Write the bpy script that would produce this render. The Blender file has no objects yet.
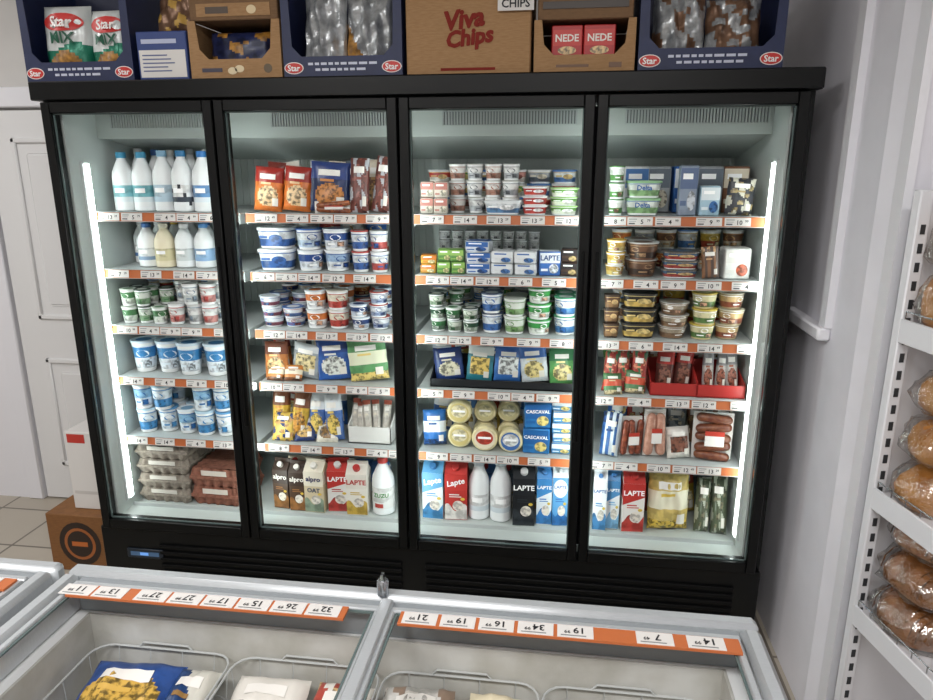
import bpy, bmesh, math, random
import numpy as np
from mathutils import Vector, Matrix, noise
random.seed(7)
scene = bpy.context.scene
COL = scene.collection
PI = math.pi

# ------------------------------------------------------------------ camera
def axes(p, y, r):
    sp, cp, sy, cy = math.sin(p), math.cos(p), math.sin(y), math.cos(y)
    F = np.array([-sy*cp, cy*cp, -sp]); R = np.array([cy, sy, 0.]); U = np.cross(R, F)
    c, s = math.cos(r), math.sin(r)
    return F, c*R + s*U, -s*R + c*U
def proj(q, P):
    F, R, U = axes(q[3], q[4], q[5]); d = np.array(P) - q[:3]
    z = d @ F
    return 466.5 + q[6]*(d @ R)/z, 350 - q[6]*(d @ U)/z
ZC = [1.535, 1.325, 1.11, .906, .658]
OBS = [(36, 88, -1.25, 0, 1.98), (822, 70, 1.25, 0, 1.98), (113, 513, -1.191, 0, .385), (748, 556, 1.191, 0, .385),
       (214, None, -.6125, 0, 1.9), (400, None, 0, 0, 1.9), (600, None, .6125, 0, 1.9),
       (250, None, -.6125, 0, .38), (406, None, 0, 0, .38), (577, None, .6125, 0, .38)]
for z, a, b in zip(ZC, (217, 276, 331, 382, 441), (222, 285, 346, 402, 466)):
    OBS += [(None, a, -.93, .12, z), (None, b, .86, .12, z)]
q = np.array([.55, -2.28, 1.78, math.radians(16.2), math.radians(8.3), 0., 701.])
def resid(q):
    r = []
    for u, v, X, Y, Z in OBS:
        a, b = proj(q, (X, Y, Z))
        if u is not None: r.append(a-u)
        if v is not None: r.append(b-v)
    r.append((q[6]-701)*.15)
    return np.array(r)
for it in range(25):
    r0 = resid(q); J = np.zeros((len(r0), 7))
    for k in range(7):
        h = 1e-4 if k < 6 else .1
        q2 = q.copy(); q2[k] += h; J[:, k] = (resid(q2)-r0)/h
    q = q - np.linalg.solve(J.T@J + 1e-6*np.eye(7), J.T@r0)
F_, R_, U_ = axes(q[3], q[4], q[5]); CP = q[:3]
def ray(u, v): return F_ + (u-466.5)/q[6]*R_ - (v-350)/q[6]*U_
def py(u, v, Y): d = ray(u, v); return Vector(CP + d*((Y-CP[1])/d[1]))
def pz(u, v, Z): d = ray(u, v); return Vector(CP + d*((Z-CP[2])/d[2]))
def px(u, v, X): d = ray(u, v); return Vector(CP + d*((X-CP[0])/d[0]))
cam = bpy.data.cameras.new('camera'); co = bpy.data.objects.new('camera', cam); COL.objects.link(co)
mw = Matrix.Identity(4)
for i in range(3):
    mw[i][0], mw[i][1], mw[i][2], mw[i][3] = R_[i], U_[i], -F_[i], CP[i]
co.matrix_world = mw
cam.sensor_width = 36; cam.sensor_fit = 'HORIZONTAL'; cam.lens = q[6]*36/933; cam.clip_start = .02
scene.camera = co

# ------------------------------------------------------------------ materials
def lin(h):
    h = h.lstrip('#'); o = []
    for i in (0, 2, 4):
        c = int(h[i:i+2], 16)/255
        o.append(c/12.92 if c <= .04045 else ((c+.055)/1.055)**2.4)
    return (*o, 1)
MATS = {}
def mat(name, col, rough=.5, metal=0., emit=0., ns=0, col2=None, bump=0, spec=.5, lo=.35, hi=.65, stretch=None):
    if name in MATS: return MATS[name]
    m = bpy.data.materials.new(name); m.use_nodes = True; nt = m.node_tree
    b = nt.nodes['Principled BSDF']
    b.inputs['Base Color'].default_value = lin(col); b.inputs['Roughness'].default_value = rough
    b.inputs['Metallic'].default_value = metal; b.inputs['Specular IOR Level'].default_value = spec
    if emit:
        b.inputs['Emission Color'].default_value = lin(col); b.inputs['Emission Strength'].default_value = emit
    if ns:
        tc = nt.nodes.new('ShaderNodeTexCoord'); n = nt.nodes.new('ShaderNodeTexNoise')
        n.inputs['Scale'].default_value = ns; n.inputs['Detail'].default_value = 5
        src = tc.outputs['Object']
        if stretch:
            mp = nt.nodes.new('ShaderNodeMapping'); mp.inputs['Scale'].default_value = stretch
            nt.links.new(src, mp.inputs['Vector']); src = mp.outputs['Vector']
        nt.links.new(src, n.inputs['Vector'])
        if col2:
            cr = nt.nodes.new('ShaderNodeValToRGB'); cr.color_ramp.elements[0].position = lo; cr.color_ramp.elements[1].position = hi
            cr.color_ramp.elements[0].color = lin(col); cr.color_ramp.elements[1].color = lin(col2)
            nt.links.new(n.outputs['Fac'], cr.inputs['Fac']); nt.links.new(cr.outputs['Color'], b.inputs['Base Color'])
        if bump:
            bp = nt.nodes.new('ShaderNodeBump'); bp.inputs['Strength'].default_value = bump; bp.inputs['Distance'].default_value = .01
            nt.links.new(n.outputs['Fac'], bp.inputs['Height']); nt.links.new(bp.outputs['Normal'], b.inputs['Normal'])
    MATS[name] = m
    return m
def ink(h, rough=.42): return mat('print_'+h.lstrip('#')+('' if rough == .42 else '_%d' % (rough*100)), h, rough)
def dark(h, k): return '#'+''.join('%02x' % int(max(0, min(255, int(h.lstrip('#')[i:i+2], 16)*k))) for i in (0, 2, 4))
def mott(h, k=.5, ns=55): return mat('mottled_'+h.lstrip('#')+'_%d' % ns, h, .32, ns=ns, col2=dark(h, k), lo=.46, hi=.6)
def film(name, tint, base, k, rough, bump=0):
    m = bpy.data.materials.new(name); m.use_nodes = True; nt = m.node_tree; nt.nodes.clear()
    out = nt.nodes.new('ShaderNodeOutputMaterial'); mx = nt.nodes.new('ShaderNodeMixShader')
    t = nt.nodes.new('ShaderNodeBsdfTransparent'); t.inputs['Color'].default_value = (*tint, 1)
    g = nt.nodes.new('ShaderNodeBsdfGlossy'); g.inputs['Roughness'].default_value = rough
    lw = nt.nodes.new('ShaderNodeLayerWeight'); pw = nt.nodes.new('ShaderNodeMath'); pw.operation = 'POWER'; pw.inputs[1].default_value = 4
    ma = nt.nodes.new('ShaderNodeMath'); ma.operation = 'MULTIPLY_ADD'; ma.inputs[1].default_value = k; ma.inputs[2].default_value = base
    lw.inputs['Blend'].default_value = .5
    if bump:
        tc = nt.nodes.new('ShaderNodeTexCoord'); n = nt.nodes.new('ShaderNodeTexNoise'); n.inputs['Scale'].default_value = 22; n.inputs['Detail'].default_value = 3
        bp = nt.nodes.new('ShaderNodeBump'); bp.inputs['Strength'].default_value = bump; bp.inputs['Distance'].default_value = .02
        nt.links.new(tc.outputs['Object'], n.inputs['Vector']); nt.links.new(n.outputs['Fac'], bp.inputs['Height']); nt.links.new(bp.outputs['Normal'], g.inputs['Normal'])
    nt.links.new(lw.outputs['Facing'], pw.inputs[0]); nt.links.new(pw.outputs[0], ma.inputs[0])
    nt.links.new(ma.outputs[0], mx.inputs['Fac']); nt.links.new(t.outputs[0], mx.inputs[1]); nt.links.new(g.outputs[0], mx.inputs[2])
    nt.links.new(mx.outputs[0], out.inputs['Surface'])
    return m
GLASSE = mat('glass_edge', '#5d6b6a', .1)
PLASTIC = film('clear_plastic', (.97, .96, .94), .24, .5, .14, 1.0)
BLACK = mat('black_lacquer', '#070809', .35, spec=.3)
BLACK2 = mat('black_matte', '#050506', .6, spec=.2)
LINER = mat('white_liner', '#bcc4c1', .45)
SHELF = mat('white_shelf', '#b5bbba', .4)
LED = mat('led_light', '#eefaf6', .5, emit=16)
ORANGE = mat('orange_strip', '#c06a3c', .5)
PAPER = mat('white_paper', '#dedad6', .6)
INK = mat('dark_ink', '#1c1c20', .6)
WALL = mat('wall_paint', '#eae8ef', .7, ns=6, col2='#e4e2e9', bump=.03)
WALLG = mat('wall_paint_grey', '#d0cdca', .75, ns=4, col2='#c8c5c2', bump=.03)
TRIM = mat('trim_white', '#e8e7ec', .5)
DOORW = mat('door_white', '#e2e1e1', .45)
CEIL = mat('ceiling_paint', '#dededc', .8, ns=8, col2='#d6d6d4')
ALU = mat('aluminium', '#c8cbce', .35, metal=.35, ns=60, col2='#bdc1c4', stretch=(1, 30, 1))
STEEL = mat('steel', '#b9bcc0', .25, metal=1)
FRW = mat('freezer_white', '#e4e6e6', .4)
FROST = mat('frost', '#c2c2be', .6, ns=9, col2='#a9a79f', bump=.35)
WIRE = mat('white_wire', '#adb0af', .4)
CARD = mat('cardboard', '#a8835c', .8, ns=40, col2='#9c7750', bump=.05, stretch=(1, 1, 6))
CARDD = mat('cardboard_dark', '#7d5f43', .85, ns=40, col2='#72563c', stretch=(1, 1, 6))
CARDB = mat('cardboard_printed_brown', '#84582f', .7, ns=40, col2='#784f2a', stretch=(1, 1, 6))
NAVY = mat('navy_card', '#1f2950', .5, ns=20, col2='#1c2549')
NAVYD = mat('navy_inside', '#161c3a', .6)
FOIL = mat('silver_foil', '#d3d6d8', .24, metal=.5, ns=22, col2='#9a9da0', bump=1.0)
FOILB = mat('brown_foil', '#8a6a54', .3, metal=.35, ns=16, col2='#664a38', bump=.8)
TEALF = mat('green_foil', '#1f7c62', .3, metal=.25, ns=16, col2='#176650', bump=.4)
WFOIL = mat('white_foil', '#dfe2e1', .3, metal=.15, ns=14, col2='#c6cccb', bump=.3)
CRUST = mat('bread_crust', '#cc9048', .6, ns=14, col2='#9c6228', bump=.6)
CRUSTD = mat('dark_crust', '#a86e3c', .6, ns=18, col2='#744820', bump=.8)
PULP = mat('egg_pulp', '#968c80', .9, ns=70, col2='#7f766c', bump=.3)

# ------------------------------------------------------------------ mesh kit
TXT = {}
def T(s, off=.018):
    if (s, off) in TXT: return TXT[(s, off)]
    cu = bpy.data.curves.new('txt', 'FONT'); cu.body = s; cu.size = 1; cu.align_x = 'CENTER'; cu.align_y = 'CENTER'
    cu.resolution_u = 2; cu.offset = min(off, .025)
    if off > .06: cu.shear = .2
    o = bpy.data.objects.new('txt', cu); COL.objects.link(o)
    dg = bpy.context.evaluated_depsgraph_get()
    me = bpy.data.meshes.new_from_object(o.evaluated_get(dg))
    vs = [(v.co.x, v.co.y) for v in me.vertices]; fs = [tuple(p.vertices) for p in me.polygons]
    x0 = min(v[0] for v in vs); x1 = max(v[0] for v in vs); y0 = min(v[1] for v in vs); y1 = max(v[1] for v in vs)
    cx, cy = (x0+x1)/2, (y0+y1)/2
    TXT[(s, off)] = ([(a-cx, b-cy) for a, b in vs], fs, x1-x0, y1-y0)
    bpy.data.objects.remove(o); bpy.data.curves.remove(cu); bpy.data.meshes.remove(me)
    return TXT[(s, off)]
def FR(x=0, y=0, z=0): return Matrix.Translation((x, y, z)) @ Matrix.Rotation(PI/2, 4, 'X')
class MB:
    def __init__(s): s.v = []; s.f = []; s.m = []; s.mats = []
    def mi(s, m):
        if m not in s.mats: s.mats.append(m)
        return s.mats.index(m)
    def add(s, vs, fs, m, xf=None):
        o = len(s.v)
        s.v += [tuple(xf @ Vector(v)) for v in vs] if xf else [tuple(v) for v in vs]
        for k, f in enumerate(fs):
            s.f.append(tuple(i+o for i in f)); s.m.append(s.mi(m[k] if isinstance(m, list) else m))
        return s
    def rough(s, amp, sc, seed=0):
        s.v = [tuple(Vector(v)*(1+amp*noise.noise(Vector(v)*sc+Vector((seed, 0, 0))))) for v in s.v]
        return s
    def box(s, x0, x1, y0, y1, z0, z1, m, xf=None):
        v = [(x, y, z) for x in (x0, x1) for y in (y0, y1) for z in (z0, z1)]
        return s.add(v, [(0, 1, 3, 2), (4, 6, 7, 5), (0, 4, 5, 1), (2, 3, 7, 6), (0, 2, 6, 4), (1, 5, 7, 3)], m, xf)
    def cbox(s, x0, x1, y0, y1, z0, z1, m, c=.003, xf=None):
        lo = (x0, y0, z0); hi = (x1, y1, z1); V = []; ix = {}
        for sx in (0, 1):
            for sy in (0, 1):
                for sz in (0, 1):
                    sg = (sx, sy, sz)
                    for a in range(3):
                        p = [(hi[k] if sg[k] else lo[k]) if k == a else (hi[k]-c if sg[k] else lo[k]+c) for k in range(3)]
                        ix[(sg, a)] = len(V); V.append(tuple(p))
        Fs = []
        for a in range(3):
            b, d = (a+1) % 3, (a+2) % 3
            for sa in (0, 1):
                L = []
                for tb, td in ((0, 0), (1, 0), (1, 1), (0, 1)):
                    g = [0]*3; g[a] = sa; g[b] = tb; g[d] = td; L.append(ix[(tuple(g), a)])
                Fs.append(tuple(L if sa else L[::-1]))
            for sa in (0, 1):
                for sb in (0, 1):
                    g0 = [0]*3; g0[a] = sa; g0[b] = sb; g1 = g0[:]; g1[d] = 1
                    L = [ix[(tuple(g0), a)], ix[(tuple(g0), b)], ix[(tuple(g1), b)], ix[(tuple(g1), a)]]
                    Fs.append(tuple(L if sa == sb else L[::-1]))
        for sg in [(i, j, k) for i in (0, 1) for j in (0, 1) for k in (0, 1)]:
            L = [ix[(sg, a)] for a in range(3)]
            Fs.append(tuple(L if sum(sg) % 2 else L[::-1]))
        return s.add(V, Fs, m, xf)
    def loft(s, rings, m, caps=True):
        n = len(rings[0]); V = [p for r in rings for p in r]; Fs = []
        for i in range(len(rings)-1):
            for k in range(n): k2 = (k+1) % n; Fs.append((i*n+k, i*n+k2, (i+1)*n+k2, (i+1)*n+k))
        if caps: Fs += [tuple(range(n))[::-1], tuple((len(rings)-1)*n+k for k in range(n))]
        return s.add(V, Fs, m)
    def lathe(s, prof, m, n=20, sx=1, sy=1, p=2, xf=None, capb=True, capt=True):
        V = []; Fs = []; ms = []
        def cs(a):
            c, d = math.cos(a), math.sin(a)
            return (math.copysign(abs(c)**(2/p), c), math.copysign(abs(d)**(2/p), d))
        for r, z in prof:
            for k in range(n):
                c, d = cs(2*PI*k/n + PI/n); V.append((r*sx*c, r*sy*d, z))
        for i in range(len(prof)-1):
            for k in range(n):
                k2 = (k+1) % n; Fs.append((i*n+k, i*n+k2, (i+1)*n+k2, (i+1)*n+k)); ms.append(m[i] if isinstance(m, list) else m)
        if capb: Fs.append(tuple(range(n))[::-1]); ms.append(ms[0])
        if capt: Fs.append(tuple((len(prof)-1)*n+k for k in range(n))); ms.append(ms[-1])
        return s.add(V, Fs, ms, xf)
    def disc(s, cx, cz, rx, rz, y, m, n=24, xf=None):
        return s.add([(cx+rx*math.cos(2*PI*k/n), y, cz+rz*math.sin(2*PI*k/n)) for k in range(n)], [tuple(range(n))], m, xf)
    def rect(s, x0, x1, z0, z1, y, m, xf=None):
        return s.add([(x0, y, z0), (x1, y, z0), (x1, y, z1), (x0, y, z1)], [(0, 1, 2, 3)], m, xf)
    def prism(s, pts, y0, y1, m, xf=None):
        n = len(pts); V = [(x, y0, z) for x, z in pts] + [(x, y1, z) for x, z in pts]
        Fs = [tuple(range(n)), tuple(range(n, 2*n))[::-1]] + [(k, k+n, (k+1) % n+n, (k+1) % n) for k in range(n)]
        return s.add(V, Fs, m, xf)
    def text(s, t, size, maxw, m, xf, off=.018):
        vs, fs, w, h = T(t, off); k = min(size/max(h, .01), maxw/max(w, .01))
        return s.add([(a*k, b*k, 0) for a, b in vs], fs, m, xf)
    def textwrap(s, t, size, maxw, m, rf, zc, sy=1, off=.04):
        vs, fs, w, h = T(t, off); k = min(size/max(h, .01), maxw/max(w, .01)); V = []
        for a, b in vs:
            z = zc+b*k; r = rf(z); V.append((r*math.sin(a*k/r), -r*sy*math.cos(a*k/r), z))
        return s.add(V, fs, m)
    def patchwrap(s, a0, a1, z0, z1, rf, m, sy=1, n=8):
        V = []
        for z in (z0, z1):
            for k in range(n+1):
                a = a0+(a1-a0)*k/n; r = rf(z); V.append((r*math.sin(a), -r*sy*math.cos(a), z))
        return s.add(V, [(k, k+1, n+2+k, n+1+k) for k in range(n)], m)
    def tube(s, pts, r, m, n=6, closed=False, xf=None):
        P = [Vector(p) for p in pts]; N = len(P); V = []; Fs = []
        for i in range(N):
            a = P[i-1] if (i > 0 or closed) else P[i]; b = P[(i+1) % N] if (i < N-1 or closed) else P[i]
            d = (b-a).normalized(); up = Vector((0, 0, 1)) if abs(d.z) < .9 else Vector((1, 0, 0))
            e1 = d.cross(up).normalized(); e2 = d.cross(e1)
            for k in range(n):
                t = 2*PI*k/n; V.append(P[i]+e1*(r*math.cos(t))+e2*(r*math.sin(t)))
        for i in range(N if closed else N-1):
            j = (i+1) % N
            for k in range(n): Fs.append((i*n+k, i*n+(k+1) % n, j*n+(k+1) % n, j*n+k))
        if not closed: Fs += [tuple(range(n)), tuple((N-1)*n+k for k in range(n))]
        return s.add(V, Fs, m, xf)
    def mesh(s, name='mesh', sharp=38):
        me = bpy.data.meshes.new(name); me.from_pydata(s.v, [], s.f); me.update()
        for m in s.mats: me.materials.append(m)
        me.polygons.foreach_set('material_index', s.m)
        me.polygons.foreach_set('use_smooth', [True]*len(s.f))
        me.set_sharp_from_angle(angle=math.radians(sharp)); me.update()
        return me

# ------------------------------------------------------------------ object kit
def obj(name, me, parent=None, loc=(0, 0, 0), rot=(0, 0, 0)):
    if isinstance(me, MB): me = me.mesh(name)
    o = bpy.data.objects.new(name, me); COL.objects.link(o); o.location = loc; o.rotation_euler = rot
    if parent: o.parent = parent
    return o
def tag(o, label, cat, group=None):
    o['label'] = label; o['category'] = cat
    if group: o['group'] = group
    return o
def thing(name, label, cat, loc, parts, rot=(0, 0, 0), group=None):
    if isinstance(parts, (MB, bpy.types.Mesh)):
        return tag(obj(name, parts, None, loc, rot), label, cat, group)
    r = obj(name, None, None, loc, rot); r.empty_display_size = .05
    for p in parts:
        c = obj(p[0], p[1], r)
        for sname, sm in (p[2] if len(p) > 2 else []): obj(sname, sm, c)
    return tag(r, label, cat, group)
def struct(name, mb, loc=(0, 0, 0), rot=(0, 0, 0), parent=None):
    o = obj(name, mb, parent, loc, rot)
    if not parent: o['kind'] = 'structure'
    return o

# ------------------------------------------------------------------ product builders: base at z=0, front faces -Y
def k_bottle(w, d, h, body='#eceff0', cap='#2a6fb0', lab='#4fb0c0', lab2=None, txt='', tc='#ffffff', neck=.38, sh=.58, l0=.16, l1=.44, spots=False):
    r = w/2; B = MB()
    B.lathe([(r*.9, 0), (r, .02*h), (r, sh*h), (r*.93, (sh+.08)*h), (r*.6, (sh+.22)*h), (r*neck, (sh+.3)*h), (r*neck, .93*h)], ink(body, .35))
    K = MB(); K.lathe([(r*(neck+.06), .9*h), (r*(neck+.08), .91*h), (r*(neck+.08), .99*h), (r*(neck+.02), h)], ink(cap), 16)
    L = MB(); z0, z1 = l0*h, l1*h; zm = z0+(z1-z0)*.3
    L.lathe([(r*1.01, z0), (r*1.01, zm), (r*1.01, z1)], [ink(lab2 or lab), mott(lab, .85, 30)], capb=False, capt=False)
    if spots:
        for k in range(7): a = -1.3+.45*k; L.patchwrap(a, a+.28, (.1+.07*(k*3 % 5))*h, (.17+.07*(k*3 % 5))*h, lambda z: r*1.02, ink('#2b2f38'), n=4)
    if txt:
        L.textwrap(txt, w*.26, w*.72, ink(tc), lambda z: r*1.04, zm+(z1-zm)*.5)
        L.patchwrap(-.6, .2, z0+.02*h, zm-.02*h, lambda z: r*1.02, ink('#b8443c'))
    else: L.patchwrap(-.5, .5, zm+(z1-zm)*.35, zm+(z1-zm)*.75, lambda z: r*1.02, ink(tc))
    return [('bottle_body', B.mesh()), ('cap', K.mesh()), ('label', L.mesh())]
def k_cup(w, d, h, body='#eef0f0', lid='#e8e8e8', pr='#3b78b5', pr2=None, txt='', tc='#ffffff', taper=.82, p=2, lh=.07, lid2=None):
    r = w/2/1.05; sy = d/w; n = 24 if p == 2 else 36
    rf = lambda z: r*(taper+(1-taper)*z/h)
    B = MB(); B.lathe([(rf(0)*.95, 0), (rf(0), .02*h), (rf(h*.94), h*.94)], ink(body, .35), n, 1, sy, p)
    L = MB(); L.lathe([(r*1.05, h*(1-lh)), (r*1.05, h*.985), (r*1.0, h), (r*.9, h), (r*.88, h*.985)], ink(lid), n, 1, sy, p, capb=True)
    L.lathe([(r*.62, h*.9853), (r*.6, h*.9856)], ink(lid2 or pr), n, 1, sy, p, capb=False)
    a, b, c = .12*h, .46*h, .84*h
    P = MB(); P.lathe([(rf(a)*1.01, a), (rf(b)*1.01, b), (rf(c)*1.01, c)], [mott(pr2 or pr, .75, 40), mott(pr, .82, 40)], n, 1, sy, p, capb=False, capt=False)
    P.lathe([(rf(.8*h)*1.014, .8*h), (rf(.84*h)*1.014, .84*h)], ink(tc), n, 1, sy, p, capb=False, capt=False)
    if p == 2:                                                        # emblem and picture wrapped on the front
        V = []; rr = min(w*.2, h*.2)
        for k in range(16):
            xx = rr*1.3*math.cos(2*PI*k/16); z = .6*h+rr*.7*math.sin(2*PI*k/16); R0 = rf(z)*1.025; V.append((R0*math.sin(xx/R0), -R0*sy*math.cos(xx/R0), z))
        P.add(V, [tuple(range(16))], ink(tc))
        P.patchwrap(.15, .8, .18*h, .4*h, lambda z: rf(z)*1.02, mott(tc if tc != '#ffffff' else '#d9a98c', .5, 60), sy); P.patchwrap(-.7, -.05, .26*h, .33*h, lambda z: rf(z)*1.02, ink(tc), sy)
        P.patchwrap(-.35, .35, .575*h, .63*h, lambda z: rf(z)*1.03, ink(pr if tc != pr else '#e8e8e8'), sy)
    if txt:
        if p == 2: P.textwrap(txt, h*.24, w*.7, ink(tc), lambda z: rf(z)*1.03, .66*h, sy)
        else: P.text(txt, h*.3, w*.7, ink(tc), FR(0, -rf(.6*h)*sy*1.03, .6*h), .03)
    elif p != 2:
        P.disc(w*.12, .5*h, w*.2, h*.18, -rf(.6*h)*sy*1.03, mott(tc, .7, 50)); P.rect(-w*.36, -w*.12, .5*h, .6*h, -rf(.6*h)*sy*1.03, ink(tc))
    return [('cup', B.mesh()), ('lid', L.mesh()), ('label', P.mesh())]
def k_tub(w, d, h, **a):
    a.setdefault('taper', .86); a.setdefault('lh', .14); return k_cup(w, d, h, p=4, **a)
def k_carton(w, d, h, c1='#e9e9e7', c2='#b5302c', c3='#6f9cc4', txt='', tc='#ffffff', cap='#b5302c', txt2='', tc2='#333333', script=False, lay=0):
    x = w/2; y = d/2; hb = .8*h; hr = .95*h; B = MB(); m1, m2 = ink(c1), ink(c2)
    B.box(-x, x, -y, y, 0, hb, m1)
    B.add([(-x, -y, hb), (x, -y, hb), (x, y, hb), (-x, y, hb), (-x, 0, hr), (x, 0, hr)], [(0, 1, 5, 4), (2, 3, 4, 5), (0, 4, 3), (1, 2, 5)], [m2, m2, m1, m1])
    B.box(-x, x, -.003, .003, hr-.004, h, m2)
    pts = [(-x*.999, .002)]+[(x*.999, .002)]+[(x*(1-k/6)*.999 if k < 12 else -x*.999, h*(.22+.07*math.sin(k*.7+.4+lay*2))) for k in range(13)]
    B.add([(a, -y-.0006, b) for a, b in pts], [tuple(range(len(pts)))], mott(c3, .8, 30))
    if lay == 1: B.add([(-x*.999, -y-.0006, .45*h), (x*.999, -y-.0006, .58*h), (x*.999, -y-.0006, .8*h), (-x*.999, -y-.0006, .8*h)], [(0, 1, 2, 3)], m2)
    elif lay == 2: B.disc(0, .62*h, x*.92, .15*h, -y-.0006, m2)
    else: B.rect(-x*.999, x*.999, .52*h, .8*h, -y-.0006, m2)
    for sx in (-1, 1): B.box(sx*(x+.0006)-.0003, sx*(x+.0006)+.0003, -y, y, .55*h, .79*h, m2)
    if txt: B.text(txt, .13*h, w*(.94 if lay != 2 else .8), ink(tc), FR(0, -y-.002, .65*h) @ Matrix.Rotation(.25 if script else 0, 4, 'Z'), .065 if script else .04)
    if txt2: B.text(txt2, .09*h, w*.8, ink(tc2), FR(0, -y-.002, .44*h), .03)
    else: B.rect(-x*.6, x*.3, .435*h, .455*h, -y-.001, ink(c3)); B.rect(-x*.6, x*.5, .40*h, .415*h, -y-.001, ink(c3))
    B.disc(x*.2, .25*h, x*.5, .09*h, -y-.0014, mott('#e4ddd2', .75, 60)); B.disc(x*.62, .37*h, x*.2, .025*h, -y-.0016, ink('#d8b848'))
    K = MB(); K.lathe([(w*.17, 0), (w*.17, .016), (w*.14, .018)], ink(cap), 14, xf=Matrix.Translation((0, -y*.5, (hb+hr)/2)) @ Matrix.Rotation(math.atan2(hr-hb, y), 4, 'X'))
    return [('carton_body', B.mesh()), ('cap', K.mesh())]
def k_brick(w, d, h, c1='#e8e8e6', c2='#2d5fa8', c3='#d8b24a', txt='', tc='#ffffff', band=.45):
    B = MB(); x, y = w/2, d/2
    B.cbox(-x, x, -y, y, 0, h, mott(c1, .88, 20), min(.004, h*.1))
    B.rect(-x*.94, x*.94, h*(1-band)-.002, h*.95, -y-.0006, ink(c2)); B.disc(x*.35, h*.3, x*.45, h*.2, -y-.001, mott(c3, .6, 70), 16)
    B.rect(-x*.85, -x*.2, h*.2, h*.3, -y-.001, ink(c2)); B.add([(-x*.94, -y*.9, h+.0006), (x*.94, -y*.9, h+.0006), (x*.94, y*.9, h+.0006), (-x*.94, y*.9, h+.0006)], [(0, 1, 2, 3)], ink(c2))
    if txt: B.text(txt, h*band*.6, w*.9, ink(tc), FR(0, -y-.002, h*(1-band/2-.03)), .03)
    else: B.rect(-x*.7, x*.4, h*(1-band*.6), h*(1-band*.35), -y-.001, ink(tc if c2 != '#dfe2e4' else '#3563a8'))
    return B.mesh()
PAT = {
 'food': lambda u, v: 1 if v > .3 else (2 if (u/.75)**2+((v+.32)/.48)**2 < 1 else 0),
 'band': lambda u, v: 1 if abs(v-.1) < .32 else (2 if v < -.62 else 0),
 'diag': lambda u, v: 1 if u+v*.8 > .35 else (2 if u+v*.8 < -.7 else 0),
 'window': lambda u, v: 2 if abs(u) < .7 and -.65 < v < .35 else (1 if v > .5 else 0),
 'stripe': lambda u, v: 1 if (u*3+6) % 2 < 1 else (2 if v > .55 else 0),
 'plain': lambda u, v: 1 if v > .8 else (2 if v < -.85 else 0),
 'snack': lambda u, v: 2 if (u/.6)**2+((v+.5)/.26)**2 < 1 else (0 if v < -.12+.1*math.sin(u*3) else 1),
 'pastry': lambda u, v: 2 if (u/.85)**2+((v-.1)/.52)**2 < 1 else (1 if v < -.5 else 0),
 'mix': lambda u, v: 1 if (math.sin(u*5+v*3+1)+math.sin(v*6-u*4)+.6*math.sin(u*11+v*9)) > .75 else (2 if math.sin(u*6-v*5)+.6*math.sin(v*13+u*3) > .7 else 0),
}
def k_pouch(w, d, h, c1='#d0702c', c2='#8d1f1f', c3='#e0b070', txt='', tc='#ffffff', pat='food', mats=None, wr=.06, seed=0, tz=.62, txt2='', tc2='#ffffff', tz2=.4, ts=.17, emb=None):
    rnd = random.Random(seed); ph = [rnd.uniform(0, 6) for _ in range(6)]
    def yf(u, v):
        a = max(0, (1-min(1, abs(u))**2.6)*(1-min(1, abs(v))**4))**.55
        return -(d/2)*a*(1+wr*(math.sin(5*u+ph[0]+3*v)+math.sin(7*v+ph[1]-4*u)+.7*math.sin(13*u+ph[2]+2*v)))
    nx, nz = 22, 26; ms = mats or [mott(c1, .86, 30), ink(c2, .3), mott(c3, .5, 70)]
    B = MB(); pf = PAT[pat]
    V = []; Fs = []; mm = []
    for side in (1, -1):
        o = len(V)
        for j in range(nz+1):
            v = -1+2*j/nz
            for i in range(nx+1):
                u = -1+2*i/nx; pin = 1 - .03*math.sin(9*v+ph[3])*abs(u)**3*.5
                V.append((w/2*u*pin, side*yf(u, v), h/2*(1+v)))
        for j in range(nz):
            for i in range(nx):
                a = o+j*(nx+1)+i; f = (a, a+1, a+nx+2, a+nx+1)
                Fs.append(f if side == 1 else f[::-1])
                u = -1+2*(i+.5)/nx; v = -1+2*(j+.5)/nz
                mm.append(ms[pf(u, v)])
    B.add(V, Fs, mm)
    on = lambda x, z, e: (x, yf(x/(w/2), z/(h/2)-1)-e, z)
    if not mats and not txt:                                          # printed brand bar and small type block
        for (a0, a1, b0, b1, mm_) in ((-.6, .5, .72, .84, '#e9e6e0'), (-.5, .2, .6, .65, c3), (.35, .75, .12, .3, '#e3dfd6')):
            g = [on(w/2*(a0+(a1-a0)*k/6), h*b, .002) for b in (b0, b1) for k in range(7)]
            B.add(g, [(k, k+1, k+8, k+7) for k in range(6)], ink(mm_))
    if emb:
        ex, ez, er, ec = emb
        ring = [on(ex*w/2+er*w*math.cos(k*PI/12), ez*h+er*w*.42*math.sin(k*PI/12), .004) for k in range(24)]
        B.add(ring+[on(ex*w/2, ez*h, .004)], [(k, (k+1) % 24, 24) for k in range(24)], ink(ec))
    for t, c, z0, of in ((txt, tc, tz, .04), (txt2, tc2, tz2, .04)):
        if t:
            vs, fs, tw, th = T(t, of); k = min(h*ts/th, w*.7/tw)
            B.add([on(a*k, z0*h+b*k, .008) for a, b in vs], fs, ink(c))
    return B.mesh(sharp=60)
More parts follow.
